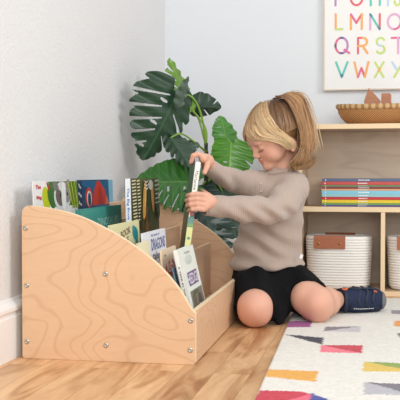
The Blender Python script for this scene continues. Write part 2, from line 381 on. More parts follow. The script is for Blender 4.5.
bin_book_at((138, 243.5), 149, .022, 4, .005, (240, 234, 196), 'small cream book low beside the curved near panel')
bin_book_at((143.5, 233.5), 165, .11, 4, .007, (234, 236, 244), 'white book titled in blue dragon lettering', art=art_dragons)
bin_book_at((161.5, 250.5), 175.5, .10, 5, .005, (240, 218, 190), 'cream book with a red figure, between the dragon book and the thick white one', art=art_red)
bin_book_at((173, 268), 183, .09, 13, .003, (150, 190, 214), 'thin light blue book in the front row, second behind the thick pale one')
bin_book_at((175.5, 262), 187, .09, 13, .004, (60, 60, 74), 'thin dark blue book squeezed behind the thick pale one', spine=(50, 74, 120))
bin_book_at((178.0, 250), 192.6, .08, 13, .014, (228, 234, 226), 'thick pale book with purple title box and grey photo, frontmost in the bin', art=art_hedge, spine=(234, 238, 232))

# ================================================================== STORAGE SHELF
M_shelf = wood('shelf_birch', (206, 178, 150), (178, 146, 116), stretch=(.3, 1, 1), scale=3, bands=1.6, fine=.35)
M_shelfback = wood('shelf_back_ply', (222, 202, 178), (176, 150, 122), stretch=(.35, 1, 1.3), scale=4, bands=2.4, fine=.45)
M_shedge = mat('shelf_edge', (236, 210, 172), .5)
SY = 3.222; SD = .250
xl = on_back(297.5, 250, SY)[0]; xd = on_back(380.6, 250, SY)[0]; T = .0155; cw = xd - xl - T
SR = xl + 3*cw + 4*T
shelf = thing('storage_shelf', (xl + (SR-xl)/2, SY+SD/2, 0), 'wooden cubby shelf against the back wall holding books and rope baskets', 'shelf')
def sboard(name, lo, hi, mats=None):
    s = MB(); s.box(lo, hi); s.m[2] = 1; return s.build(name, mats or [M_shelf, M_shedge], shelf, bevel=.001)
ST = .612
z_mid1 = .43-(206.8-175)/280.2; z_mid0 = z_mid1-.0185
sboard('side_panel', (xl, SY, 0), (xl+T, SY+SD, ST-.0185)); sboard('side_panel', (SR-T, SY, 0), (SR, SY+SD, ST-.0185))
sboard('top_board', (xl-.001, SY-.001, ST-.018), (SR+.001, SY+SD, ST))
sboard('shelf_board', (xl+T+.0003, SY, z_mid0), (SR-T-.0003, SY+SD-.009, z_mid1))
sboard('bottom_board', (xl+T+.0003, SY, 0), (SR-T-.0003, SY+SD-.009, .0178))
for k in (1, 2):
    x_ = xl + k*(cw+T); sboard('divider', (x_, SY, .0182), (x_+T, SY+SD-.009, z_mid0-.0003))
s = MB(); s.box((xl+T+.0003, SY+SD-.0085, .0), (SR-T-.0003, SY+SD-.0005, ST-.0185)); s.build('back_panel', M_shelfback, shelf)

# books lying in a stack
stackc = [((86, 100, 130), .0112), ((196, 74, 70), .0112), ((120, 158, 104), .0062), ((122, 54, 58), .0078), ((226, 164, 112), .0056), ((128, 198, 220), .0128), ((146, 196, 200), .0098), ((190, 34, 44), .0100), ((232, 200, 40), .0108), ((112, 158, 70), .0068), ((84, 76, 140), .0062)]
names_ = ['slate blue', 'coral red', 'sage green', 'maroon', 'peach', 'sky blue thick', 'pale teal', 'scarlet', 'yellow', 'grass green', 'violet']
pos_ = ['on top of', 'second from the top of', 'third from the top of', 'fourth from the top of', 'fifth from the top of', 'in the middle of', 'just below the middle of', 'above the yellow one in', 'third from the bottom of', 'second from the bottom of', 'at the bottom of']
z = z_mid1 + sum(t for c, t in stackc)*1.0 + .0002*11
tot = sum(t for c, t in stackc); zt = z_mid1+.0003
order = list(range(11))[::-1]
bx0 = on_back(321.5, 200, SY+.03)[0]
for i in order:
    c, t = stackc[i]
    jx = random.uniform(-.001, .003); L_ = .30; D_ = .205; jy = random.uniform(0, .004)
    x0 = bx0 + jx; y0 = SY+.018+jy
    tb = thing('book', (x0+L_/2, y0+D_/2, zt), '%s hardback lying flat, %s the shelf stack' % (names_[i], pos_[i]), 'book', 'hardbacks stacked flat on the middle shelf')
    m_ = mat('hardback_'+names_[i].replace(' ', '_'), c, .4, .45)
    s = MB(); bt = .0014
    s.box((x0, y0, zt), (x0+L_, y0+D_, zt+bt)); s.box((x0, y0, zt+t-bt), (x0+L_, y0+D_, zt+t)); s.box((x0+.0002, y0-.0006, zt), (x0+L_-.0002, y0+.0018, zt+t))
    s.build('cover', m_, tb, bevel=.0006)
    s = MB(); s.box((x0+.003, y0+.002, zt+bt), (x0+L_-.003, y0+D_-.003, zt+t-bt)); s.build('pages', M_page, tb)
    s = MB(); xx = x0+.130
    for k in range(7):
        w_ = random.uniform(.002, .006)
        s.box((xx, y0-.0009, zt+t*.36), (xx+w_, y0-.0005, zt+t*.66)); xx += w_+.0012
    s.build('spine_lettering', mat('spine_white', (236, 238, 240), .5), tb)
    s = MB(); s.box((x0+.012, y0-.0009, zt+t*.3), (x0+.0155, y0-.0005, zt+t*.7)); s.build('spine_mark', MATS['spine_white'], tb)
    zt += t+.0002

# rope baskets
M_rope = mat('cotton_rope', (246, 243, 237), .9, .15, bump=.6, scale=420, var=.05)
M_leather = mat('tan_leather', (172, 106, 76), .55, .35, bump=.25, scale=240, var=.15)
M_brass = mat('brass_rivet', (176, 134, 74), .35, metal=.8)
def rope_basket(xc, label, yc=SY+.105, z0=.0185, leather_front=True):
    base = V(xc, yc, z0)
    t = thing('rope_basket', base, label, 'basket', 'rope storage baskets in the lower cubbies')
    hx, hy, hz = .1175, .088, .186
    def sup(u, rx, ry, e=3.2):
        c, s_ = math.cos(2*PI*u), math.sin(2*PI*u)
        return V(rx*abs(c)**(2/e)*(1 if c > 0 else -1), ry*abs(s_)**(2/e)*(1 if s_ > 0 else -1), 0)
    ncoil = 19
    def outer(u, v):
        zz = v*hz; k = v*ncoil; bump = .0045*math.sqrt(max(0, 1-(2*((k+.0001) % 1)-1)**2))
        g = (.93+.07*min(1, v*1.2)) if v > .1 else (.93+.07*.12)-(.10*(1-v/.1)**2)
        return base + sup(u, hx*g+bump, hy*g+bump) + V(0, 0, zz)
    nv = ncoil*6+1
    s = MB(); s.grid(outer, 72, nv, closeu=True)
    s.grid(lambda u, v: base + sup(u, (hx-.006)*(1 if v > .02 else .01), (hy-.006)*(1 if v > .02 else .01)) + V(0, 0, .008 + v*(hz-.008)), 72, 30, closeu=True)
    s.grid(lambda u, v: base + sup(u, hx+.002+.0045*math.cos(2*PI*v)-.004, hy+.002+.0045*math.cos(2*PI*v)-.004) + V(0, 0, hz+.0045*math.sin(2*PI*v)), 72, 8, closeu=True, closev=True)
    ring = [base + sup(k/72, hx*.838, hy*.838) + V(0, 0, .0001) for k in range(72)]; s.add(ring, [tuple(range(72))[::-1]])
    s.build('basket_body', M_rope, t, smooth=True)
    for sgn in (-1, 1):
        h = MB(); cx = xc - .030*(sgn < 0)
        yf = yc + sgn*(hy+.0075)
        def strap(u, v):   # leather strip folded over the rim
            x = cx + (u-.5)*.112
            if v < .5: tt = v/.5; return V(x, yf, z0+hz-.040 + tt*.040)
            tt = (v-.5)/.5; a = tt*PI; return V(x, yf - sgn*(.0085-.0085*math.cos(a)), z0+hz+.0065*math.sin(a))
        h.grid(strap, 12, 16)
        ho = h.build('handle', M_leather, t, smooth=False)
        md = ho.modifiers.new('solidify', 'SOLIDIFY'); md.thickness = .003; md.offset = 0
        for dx in (-.038, .038):
            r = MB(); r.sphere((cx+dx, yf+sgn*.0018, z0+hz-.021), (.0052, .0026, .0052)); r.build('rivet', M_brass, ho, smooth=True)
    return t
c1 = xl + T + cw/2
rope_basket(c1-.011, 'white coiled rope basket with tan leather handle, left cubby beside the child')
rope_basket(c1+cw+T-.012, 'white coiled rope basket in the next cubby right of the divider')

# wicker basket on top of the shelf
def wicker_mat():
    m = mat('wicker', (196, 140, 84), .6, .3); nt = m.node_tree; N = nt.nodes; L = nt.links; b = N['Principled BSDF']
    tc = N.new('ShaderNodeTexCoord'); mp = N.new('ShaderNodeMapping'); mp.inputs['Rotation'].default_value = (0, math.radians(38), 0); L.new(tc.outputs['Object'], mp.inputs['Vector'])
    w1 = N.new('ShaderNodeTexWave'); w1.inputs['Scale'].default_value = 62; w1.inputs['Distortion'].default_value = 2.2; w1.inputs['Detail'].default_value = 1; L.new(mp.outputs['Vector'], w1.inputs['Vector'])
    w2 = N.new('ShaderNodeTexWave'); w2.bands_direction = 'Z'; w2.inputs['Scale'].default_value = 50; w2.inputs['Distortion'].default_value = 2; L.new(mp.outputs['Vector'], w2.inputs['Vector'])
    mu = N.new('ShaderNodeMath'); mu.operation = 'MULTIPLY'; L.new(w1.outputs['Fac'], mu.inputs[0]); L.new(w2.outputs['Fac'], mu.inputs[1])
    rp = N.new('ShaderNodeValToRGB'); e = rp.color_ramp.elements; e[0].position = .03; e[0].color = lin((150, 98, 56)); e[1].position = .5; e[1].color = lin((218, 166, 108)); L.new(mu.outputs[0], rp.inputs['Fac'])
    L.new(rp.outputs['Color'], b.inputs['Base Color'])
    bp = N.new('ShaderNodeBump'); bp.inputs['Strength'].default_value = .8; bp.inputs['Distance'].default_value = .002; L.new(mu.outputs[0], bp.inputs['Height']); L.new(bp.outputs['Normal'], b.inputs['Normal'])
    return m
M_wick = wicker_mat(); M_wrap = mat('rattan_wrap', (206, 172, 122), .6, var=.15, scale=200); M_band = mat('rattan_rim', (168, 122, 76), .6, var=.2, scale=120)
wb = on_back(373.5, 124, SY+.10); wb = V(wb[0], SY+.105, ST+.0004)
wk = thing('wicker_basket', wb, 'shallow woven wicker basket standing on top of the shelf', 'basket')
RX, RY, HZ = .131, .085, .062
s = MB()
def bowl(u, v, o=0):
    p = v**.7; g = .62+.38*math.sin(min(1, v*1.0)*PI/2)**.9 if v > .0 else .62
    c, s_ = math.cos(2*PI*u), math.sin(2*PI*u)
    lift = .006*c*c*v
    rr = 1-.3*(1-v)*0
    return wb + V((RX*g-o)*c, (RY*g-o)*s_, HZ*v**1.35+lift+o*.6)
s.grid(lambda u, v: bowl(u, v), 96, 20, closeu=True); s.grid(lambda u, v: bowl(u, v, .004), 96, 20, closeu=True)
s.add([wb+V(RX*.62*math.cos(2*PI*k/96), RY*.62*math.sin(2*PI*k/96), 0) for k in range(96)], [tuple(range(96))[::-1]])
s.add([wb+V((RX*.62-.004)*math.cos(2*PI*k/96), (RY*.62-.004)*math.sin(2*PI*k/96), .0024) for k in range(96)], [tuple(range(96))])
s.build('bowl', M_wick, wk, smooth=True)
s = MB(); rim = [bowl(k/96, 1, -.001) + V(0, 0, .001) for k in range(97)]
s.grid(lambda u, v: bowl(u, 1, -.0005) + V(math.cos(2*PI*u)*.0045*math.cos(2*PI*v), math.sin(2*PI*u)*.0045*math.cos(2*PI*v), .0085*math.sin(2*PI*v)), 96, 10, closeu=True, closev=True)
s.build('rim', M_band, wk, smooth=True)
for k in range(34):
    u0 = (k+.5)/34; s = MB()
    s.grid(lambda u, v: bowl(u0+(u-.5)*.017, 1, -.0005) + V(math.cos(2*PI*u0)*.0055*math.cos(2*PI*v), math.sin(2*PI*u0)*.0055*math.cos(2*PI*v), .0096*math.sin(2*PI*v)), 4, 12, closev=True)
    s.build('rim_wrap', M_wrap, wk, smooth=True)
M_cork = mat('cork_block', (184, 132, 104), .8, .2, bump=.3, scale=150, var=.18)
zb = ST + .0045
s = MB(); yb = SY+.095
p0 = on_back(364.5, 104, yb)[0]; p1 = on_back(379.5, 104, yb)[0]; zz = lambda py: .43-(py-175)/ (F/3.28)
s.prism([(p0-.004, yb, zb), (p1+.004, yb, zb), (p1+.004, yb, zz(101.5)), ((p0+p1)/2-.012, yb, zz(88.6)), (p0-.001, yb, zz(101))], (0, .03, 0))
prop(s.build('toy_block', M_cork, bevel=.0015), 'brown cork block with a pointed gable top in the wicker basket', 'block', 'brown blocks in the wicker basket')
p0 = on_back(381, 100, yb+.01)[0]; p1 = on_back(391, 100, yb+.01)[0]
s = MB(); s.prism([(p0, yb+.01, zb), (p1+.002, yb+.01, zb), (p1+.001, yb+.01, zz(96)), (p1-.004, yb+.01, zz(94)), (p0+.001, yb+.01, zz(94))], (0, .03, 0))
prop(s.build('toy_block', M_cork, bevel=.0015), 'brown cork block with a flat top in the wicker basket', 'block', 'brown blocks in the wicker basket')

# ================================================================== ALPHABET POSTER
PY = WY-.001; PT = .018
pl = on_back(323.3, 60, PY-PT)[0]; pb = on_back(340, 90.4, PY-PT)[2]; pr = on_back(430, 60, PY-PT)[0]; ptp = on_back(340, -48, PY-PT)[2]
poster = thing('alphabet_poster', ((pl+pr)/2, PY-PT/2, pb), 'framed cream poster with colourful rounded alphabet letters on the back wall', 'poster')
M_frame = mat('pale_oak_frame', (214, 202, 186), .5); M_paper = mat('poster_paper', (236, 236, 234), .7, .2)
s = MB(); fw = .0055
s.box((pl, PY-PT, pb), (pl+fw, PY, ptp)); s.box((pr-fw, PY-PT, pb), (pr, PY, ptp)); s.box((pl+fw, PY-PT, pb), (pr-fw, PY, pb+fw)); s.box((pl+fw, PY-PT, ptp-fw), (pr-fw, PY, ptp))
s.build('frame', M_frame, poster)
s = MB(); s.box((pl+fw, PY-PT+.003, pb+fw), (pr-fw, PY-.002, ptp-fw)); s.build('print', M_paper, poster)
LC = {'p': (216, 92, 140), 'r': (222, 84, 100), 'o': (238, 160, 80), 'y': (240, 200, 100), 'g': (190, 214, 110), 't': (80, 190, 178), 'v': (176, 120, 180), 'l': (214, 160, 200), 'b': (176, 208, 232), 'd': (90, 80, 120), 'n': (60, 120, 140)}
LK = list(LC); LM = [mat('ink_'+k, tuple(int(x*.82+240*.18) for x in LC[k]), .6, .2) for k in LK]
def arcp(cx, cy, rx, ry, a0, a1, n=14): return [(cx+rx*math.cos(math.radians(a0+(a1-a0)*i/n)), cy+ry*math.sin(math.radians(a0+(a1-a0)*i/n))) for i in range(n+1)]
GL = {
 'A': [('t', [(0, 0), (.5, 1)]), ('o', [(.5, 1), (1, 0)]), ('p', [(.2, .35), (.8, .35)])],
 'B': [('p', [(0, 0), (0, 1)]), ('o', [(0, 1)]+arcp(.45, .76, .4, .24, 90, -90)+[(0, .52)]), ('g', [(0, .52)]+arcp(.5, .26, .48, .26, 90, -90)+[(0, 0)])],
 'C': [('t', arcp(.5, .5, .5, .5, 45, 180)), ('b', arcp(.5, .5, .5, .5, 180, 315))],
 'D': [('r', [(0, 0), (0, 1)]), ('v', [(0, 1)]+arcp(.35, .5, .6, .5, 90, -90)+[(0, 0)])],
 'E': [('g', [(0, 0), (0, 1)]), ('t', [(0, 1), (.8, 1)]), ('o', [(0, .5), (.7, .5)]), ('p', [(0, 0), (.8, 0)])],
 'F': [('v', [(0, 0), (0, 1)]), ('o', [(0, 1), (.8, 1)]), ('p', [(0, .5), (.7, .5)])],
 'G': [('p', arcp(.5, .5, .5, .5, 40, 200)), ('r', arcp(.5, .5, .5, .5, 200, 360)), ('p', [(1, .5), (.6, .5)])],
 'H': [('t', [(0, 0), (0, 1)]), ('t', [(.9, 0), (.9, 1)]), ('n', [(0, .5), (.9, .5)])],
 'I': [('b', [(.15, 0), (.15, 1)])],
 'J': [('y', [(.9, 1), (.9, .3)]), ('g', arcp(.5, .32, .42, .32, 0, -170))],
 'K': [('t', [(0, 0), (0, 1)]), ('o', [(0, .45), (.8, 1)]), ('p', [(.25, .6), (.85, 0)])],
 'L': [('o', [(0, 0), (0, 1)]), ('g', [(0, 0), (.9, 0)])],
 'M': [('o', [(0, 0), (0, 1)]), ('p', [(0, 1), (.5, .42)]), ('r', [(.5, .42), (1, 1)]), ('o', [(1, 1), (1, 0)])],
 'N': [('l', [(0, 0), (0, 1)]), ('r', [(.95, 0), (.95, 1)]), ('t', [(0, 1), (.95, 0)]), ('n', [(0, 1), (.12, .88)]), ('n', [(.83, .12), (.95, 0)])],
 'O': [('l', arcp(.5, .5, .5, .5, 90, 270)), ('p', arcp(.5, .5, .5, .5, -90, 0)), ('l', arcp(.5, .5, .5, .5, 0, 90))],
 'P': [('g', [(0, 0), (0, 1)]), ('t', [(0, 1)]+arcp(.5, .74, .45, .26, 90, -90)+[(0, .48)])],
 'Q': [('p', arcp(.42, .5, .42, .5, 90, 270)), ('v', arcp(.42, .5, .42, .5, -90, 90)), ('d', arcp(.42, .5, .42, .5, 80, 100, 4)), ('d', arcp(.42, .5, .42, .5, -100, -80, 4)), ('d', arcp(.42, .5, .42, .5, 172, 188, 4)), ('p', [(.62, .22), (.95, 0)])],
 'R': [('r', [(0, 0), (0, 1)]), ('r', [(0, 1), (.4, 1)]), ('o', arcp(.45, .74, .45, .26, 90, -90)+[(0, .48)]), ('o', [(.45, .48), (.95, 0)])],
 'S': [('g', arcp(.5, .75, .42, .25, 25, 250)), ('b', arcp(.5, .75, .42, .25, 235, 270, 5)+arcp(.5, .25, .45, .25, 90, 55, 5)), ('g', arcp(.5, .25, .45, .25, 60, -150))],
 'T': [('p', [(0, 1), (1, 1)]), ('l', [(.5, 0), (.5, 1)])],
 'U': [('o', [(0, 1), (0, .4)]+arcp(.45, .4, .45, .4, 180, 270)), ('p', arcp(.45, .4, .45, .4, -90, 0)+[(.9, 1)])],
 'V': [('t', [(0, 1), (.5, 0)]), ('t', [(.5, 0), (1, 1)]), ('n', [(.44, .12), (.5, 0), (.56, .12)])],
 'W': [('o', [(0, 1), (.25, 0)]), ('p', [(.25, 0), (.5, .6)]), ('r', [(.5, .6), (.75, 0)]), ('o', [(.75, 0), (1, 1)])],
 'X': [('g', [(0, 0), (1, 1)]), ('g', [(0, 1), (1, 0)]), ('o', [(.42, .42), (.58, .58)])],
 'Y': [('b', [(0, 1), (.5, .45)]), ('g', [(1, 1), (.2, 0)])],
 'Z': [('t', [(0, 1), (1, 1)]), ('v', [(1, 1), (0, 0)]), ('t', [(0, 0), (1, 0)])]}
rows = [('ABCDE', (334.5, 352, 372, 390, 410), (.0, 11.5, 12, 11.5, 12, 10), -17.6, -33.4),
        ('FGHIJK', (334.5, 349.6, 369.8, 386.6, 393, 410), None, 5.4, -10.2),
        ('LMNOP', (334.7, 349.8, 369.2, 386.8, 411), None, 29.4, 14.4), ('QRSTU', (334.5, 357, 375, 390.6, 411), None, 53.4, 38.0), ('VWXYZ', (335, 353.4, 374, 391, 411), None, 77.2, 62.4)]
wid_ = dict(A=12, B=10, C=12, D=11, E=9, F=9, G=13, H=11, I=4, J=8, K=11, L=8.5, M=12, N=11, O=14, P=10, Q=15.5, R=11, S=10, T=14, U=12, V=12.5, W=15, X=9.5, Y=12, Z=12)
yp = PY-PT+.003-.0002
for letters, xs, _, yb_, yt_ in rows:
    for ch, x0 in zip(letters, xs):
        a0 = on_back(x0+1.0, yb_, yp); a1 = on_back(x0+wid_[ch], yb_, yp); zt_ = on_back(x0, yt_, yp)[2]
        s = MB(); used = 0
        for si, (ck, path) in enumerate(GL[ch]):
            P_ = [V(a0[0]+(a1[0]-a0[0])*x, yp - .0002*(si+1), a0[2]+(zt_-a0[2])*y) for x, y in path]; hw = .0042
            P_ = [p for i_, p in enumerate(P_) if i_ == 0 or np.linalg.norm(p-P_[i_-1]) > 1e-5]
            tg = np.gradient(np.array(P_), axis=0); nrm_ = [unit(V(-g[2], 0, g[0]))*hw for g in tg]; n_ = len(P_)
            s.add([p+q_ for p, q_ in zip(P_, nrm_)]+[p-q_ for p, q_ in zip(P_, nrm_)], [(k, k+1, n_+k+1, n_+k) for k in range(n_-1)], LK.index(ck))
            for e_, sg in ((P_[0], -tg[0]), (P_[-1], tg[-1])):
                a_ = math.atan2(sg[2], sg[0])
                s.add([e_+V(hw*math.cos(a_-PI/2+k*PI/8), 0, hw*math.sin(a_-PI/2+k*PI/8)) for k in range(9)], [tuple(range(9))], LK.index(ck))
        s.build('letter', LM, poster)

# ================================================================== RUG
def rug():
    x0, x1, y0, y1 = -.266, 1.25, 1.25, 3.12
    shapes = []
    def q(c, pts, c2=None, tri=None):
        shapes.append((c, np.array([on_floor(*p, z=.008)[:2] for p in pts])))
        if c2: shapes.append((c2, np.array([on_floor(*p, z=.008)[:2] for p in tri])))
    q((150, 52, 130), [(286, 321), (312, 321), (310, 327), (283, 327)])
    q((28, 24, 50), [(283, 334), (324, 337.5), (322.5, 344.5)])
    q((236, 116, 134), [(321, 345), (363, 345), (362, 353), (320, 352)], (196, 40, 62), [(321, 345), (363, 345), (362, 353)])
    q((196, 192, 196), [(326, 326.5), (361, 326.3), (360, 332), (323, 331)], (130, 120, 128), [(326, 326.5), (361, 326.3), (323, 331)])
    q((228, 164, 62), [(266, 369), (318, 371), (315.5, 381.5), (265, 376)])
    q((196, 30, 60), [(258, 390), (300, 391), (312, 394), (308, 405), (250, 405)], (228, 96, 118), [(272, 405), (312, 393), (308, 405)])
    q((52, 66, 150), [(312, 393), (332, 401), (340, 410), (306, 410)])
    q((218, 186, 84), [(363.5, 361.5), (404, 363), (404, 371.5), (363, 371)], (136, 160, 68), [(365, 361.5), (404, 363), (404, 369)])
    q((180, 178, 184), [(364, 382), (404, 384), (404, 395), (363.5, 394)], (116, 110, 120), [(366, 382), (404, 384), (404, 392)])
    q((140, 134, 140), [(391, 310), (410, 310.5), (410, 314.5), (391.5, 313.5)])
    q((230, 150, 70), [(394.5, 320.5), (412, 321), (412, 327), (393.5, 326)])
    q((120, 116, 126), [(397, 333), (412, 332), (412, 340), (401, 339)])
    # the pattern goes on to the right, out of frame
    for i, c in enumerate([(28, 24, 50), (228, 164, 62), (196, 40, 62), (136, 160, 68), (52, 66, 150), (150, 52, 130)]*2):
        ax = .42 + .25*(i % 3); ay = 1.5 + .38*(i//3)+.1*(i % 2); shapes.append((c, np.array([(ax, ay), (ax+.13, ay), (ax+.125, ay+.07), (ax, ay+.05)])))
    st = .0042
    nx = int((x1-x0)/st); ny = int((y1-y0)/st)
    X, Y = np.meshgrid(np.linspace(x0, x1, nx+1), np.linspace(y0, y1, ny+1), indexing='ij'); edg = (X == x0) | (X == x1) | (Y == y0) | (Y == y1)
    X, Y = x0 + (X-x0)-.0326*(Y-2.55), Y+.0326*(X-x0)
    Z = .0075 + rng.uniform(-.0008, .0008, X.shape)
    jx = rng.uniform(-.0012, .0012, X.shape); jy = rng.uniform(-.0012, .0012, X.shape)
    ed = edg
    Z[ed] = 0.0; X = np.where(ed, X, X+jx); Y = np.where(ed, Y, Y+jy)
    v = np.stack([X, Y, Z], -1).reshape(-1, 3)
    idx = np.arange((nx+1)*(ny+1)).reshape(nx+1, ny+1)
    f = np.stack([idx[:-1, :-1], idx[1:, :-1], idx[1:, 1:], idx[:-1, 1:]], -1).reshape(-1, 4)
    me = bpy.data.meshes.new('rug'); off = V((x0+x1)/2, (y0+y1)/2, 0)
    me.vertices.add(len(v)); me.vertices.foreach_set('co', (v-off).ravel()); me.loops.add(len(f)*4); me.loops.foreach_set('vertex_index', f.ravel())
    me.polygons.add(len(f)); me.polygons.foreach_set('loop_start', np.arange(0, len(f)*4, 4)); me.update(calc_edges=True)
    px, py = v[:, 0]+rng.normal(0, .0012, len(v)), v[:, 1]+rng.normal(0, .0012, len(v))
    col = np.tile(np.array(lin((226, 222, 213))), (len(v), 1))
    for c, P in shapes:
        ins = np.zeros(len(v), bool); n = len(P)
        lo, hi = P.min(0)-.01, P.max(0)+.01
        m_ = (px > lo[0]) & (px < hi[0]) & (py > lo[1]) & (py < hi[1]); a = px[m_]; b_ = py[m_]; r_ = np.zeros(len(a), bool)
        for i in range(n):
            xa, ya = P[i]; xb, yb2 = P[(i+1) % n]
            cond = ((ya > b_) != (yb2 > b_)) & (a < (xb-xa)*(b_-ya)/(yb2-ya+1e-12)+xa); r_ ^= cond
        ins[m_] = r_; col[ins] = lin(c)
    col[:, :3] *= rng.uniform(.93, 1.05, (len(v), 1))
    at_ = me.color_attributes.new('pile', 'FLOAT_COLOR', 'POINT'); at_.data.foreach_set('color', col.ravel())
    me.materials.append(mat('rug_pile', (235, 230, 220), .95, .1, vcol='pile', var=.06, scale=60, sheen=.2))
    o = bpy.data.objects.new('rug', me); COL.objects.link(o); o.location = off
    prop(o, 'cream low-pile rug with scattered colourful wedge shapes on the wooden floor', 'rug')
rug()
# ================================================================== MONSTERA PLANT
def leaf_mat(name, col, vein, rough=.38):
    m = mat(name, col, rough, .45, bump=.3, scale=25, vcol='tint', var=.18, coat=.12); return m
M_leafs = {}
plant_base = V(-.565, 3.12, 0)
plant = thing('monstera_plant', plant_base, 'tall monstera with big split green leaves in the corner behind the book bin', 'plant')
def leaf(B, Tp, Lm, Rm, col, vein, nslit=5, slit=(.45, .5), droop=.02, holes=True, back=.16, seed=1, fold=0.0, hw=.028, sl_w=.030, ang=.45, skipL=(), skipR=(), n=150, petiole=None, curl=0.0, lobed=1.0):
    """B petiole joint, Tp tip, Lm / Rm the widest points of the two halves (all world points)"""
    r_ = random.Random(seed)
    B, Tp, Lm, Rm = map(np.asarray, (B, Tp, Lm, Rm)); ax = Tp-B; L_ = np.linalg.norm(ax); ev = ax/L_
    lv = Lm-B; lv = lv-ev*np.dot(lv, ev); rv = Rm-B; rv = rv-ev*np.dot(rv, ev)
    nn = unit(np.cross(ev, unit(rv-lv) if np.linalg.norm(rv-lv) > 1e-6 else lv))
    if np.dot(nn, C0-B) < 0: nn = -nn
    v = np.linspace(-back, 1, n); u = np.linspace(-1, 1, n+1); U, Vv = np.meshgrid(u, v, indexing='ij')
    t = np.clip((Vv+back)/(1+back), 0, 1)
    wprof = np.clip(np.sin(PI*np.clip(t, 0, 1)**.72), 0, 1)**.62 * (1-.18*t)
    wprof = wprof/wprof.max()
    s = np.abs(U)
    tt = Vv - .10*s*0
    # heart notch behind the joint
    inside = ~((Vv < 0) & (s*wprof < .10+(-Vv)*.9*0+ .35*(-Vv)/back*.25))
    vein_a = np.zeros_like(U)
    for side in (-1, 1):
        sel = (U*side > 0)
        for k in range(nslit):
            vk = -.02 + (k+.5)/nslit*.80
            cen = vk + ang*s*wprof*(.5+.5*vk) - .10*(1-vk)*s
            dv = np.abs(Vv-cen)
            start = slit[0]+r_.uniform(-.1, .12)
            if k in (skipL if side < 0 else skipR): continue
            wd = sl_w*np.clip((s-start)/(1-start), 0, 1)**.55*(.8+.5*r_.random())
            inside &= ~(sel & (s > start) & (dv < wd))
            if holes:
                hc = .20+.06*r_.random(); inside &= ~(sel & (((s*wprof-hc)/.085)**2 + ((Vv-(vk+.07+ang*hc*.5))/.016)**2 < 1) & (k % 2 == 0))
        for k in range(nslit+1):
            vk = -.02 + k/nslit*.80
            cen = vk + ang*s*wprof*(.5+.5*vk) - .10*(1-vk)*s
            vein_a = np.maximum(vein_a, np.exp(-((Vv-cen)/.006)**2)*.6*sel)
    vein_a = np.maximum(vein_a, np.exp(-(U*wprof/.022)**2))
    sp_ = .80/nslit; ph = (Vv+.02+.10*s - ang*s*wprof*(.5+.5*np.clip(Vv, 0, 1)))/sp_ - .5; ed = np.abs(2*(ph-np.floor(ph))-1)   # 1 at a vein gap
    lob = ed**2.5*lobed*(np.abs(ph) < nslit+1)*(Vv > 0)
    for side, sk in ((-1, skipL), (1, skipR)):
        inside &= ~((U*side > 0) & (s > 1-(.04 if len(sk) >= nslit-1 else .20)*lob))
    A = s*wprof
    P_ = B + ev*(Vv*L_)[..., None] + np.where((U < 0)[..., None], lv, rv)*A[..., None]
    wl = np.linalg.norm(lv)+np.linalg.norm(rv)
    rip = .004*np.sin((Vv*nslit/.8 - ang*s*.5)*2*PI)*s
    zz = -droop*(Vv**2) + fold*(s**1.5)*wl*.3 + rip - curl*A*A
    P_ = P_ + nn*zz[..., None]
    verts = P_.reshape(-1, 3); idx = np.arange(verts.shape[0]).reshape(U.shape)
    fi = inside[:-1, :-1] & inside[1:, :-1] & inside[1:, 1:] & inside[:-1, 1:]
    f = np.stack([idx[:-1, :-1], idx[1:, :-1], idx[1:, 1:], idx[:-1, 1:]], -1)[fi]
    used = np.unique(f); rm = -np.ones(len(verts), int); rm[used] = np.arange(len(used)); f = rm[f]; vv = verts[used]-plant_base
    me = bpy.data.meshes.new('leaf'); me.from_pydata(vv.tolist(), [], f.tolist())
    c1, c2 = np.array(lin(col)), np.array(lin(vein)); a = vein_a.reshape(-1)[used][:, None]*.75
    ca = me.color_attributes.new('tint', 'FLOAT_COLOR', 'POINT'); ca.data.foreach_set('color', (c1*(1-a)+c2*a).ravel())
    me.polygons.foreach_set('use_smooth', [True]*len(me.polygons)); me.materials.append(leaf_mat('monstera_leaf', (60, 110, 50), None)); me.update()
    o = bpy.data.objects.new('leaf', me); COL.objects.link(o); o.parent = plant
    sm = o.modifiers.new('s', 'SMOOTH'); sm.factor = .5; sm.iterations = 2
    sd = o.modifiers.new('t', 'SOLIDIFY'); sd.thickness = .0012; sd.offset = 0
    if petiole is not None:
        q = MB(); pts = catmull(petiole, 18); q.tube(pts, np.linspace(.0042, .0026, 18), 8); q.build('leaf_stalk', M_stalk, plant, smooth=True)
    return o
M_stalk = mat('stalk_green', (132, 168, 66), .45, var=.15, scale=30); M_trunk = mat('stem_brown', (64, 60, 46), .8, bump=.5, scale=70, var=.3)
DK, DV = (40, 70, 48), (70, 108, 72)
BR, BV_ = (66, 122, 34), (150, 184, 90)
TOP = at(206, 146, 3.10)
# the large dark split leaf
leaf(at(178, 92, 3.02), at(148, 160, 2.96), at(124, 106, 2.90), at(190, 122, 3.05), DK, DV, nslit=5, slit=(.18, .5), droop=.03, seed=3, sl_w=.015, ang=.62, fold=-.1, petiole=[TOP, at(202, 118, 3.06), at(193, 98, 3.03), at(178, 93, 3.02)], skipR=(0, 2, 4))
# small grey green folded young leaf in front of its top
leaf(at(180, 108, 3.0), at(190, 77, 2.98), at(175, 92, 2.97), at(187, 96, 3.0), (78, 98, 84), (110, 130, 110), nslit=3, slit=(.8, .9), droop=.01, holes=False, seed=5, back=.05, n=70)
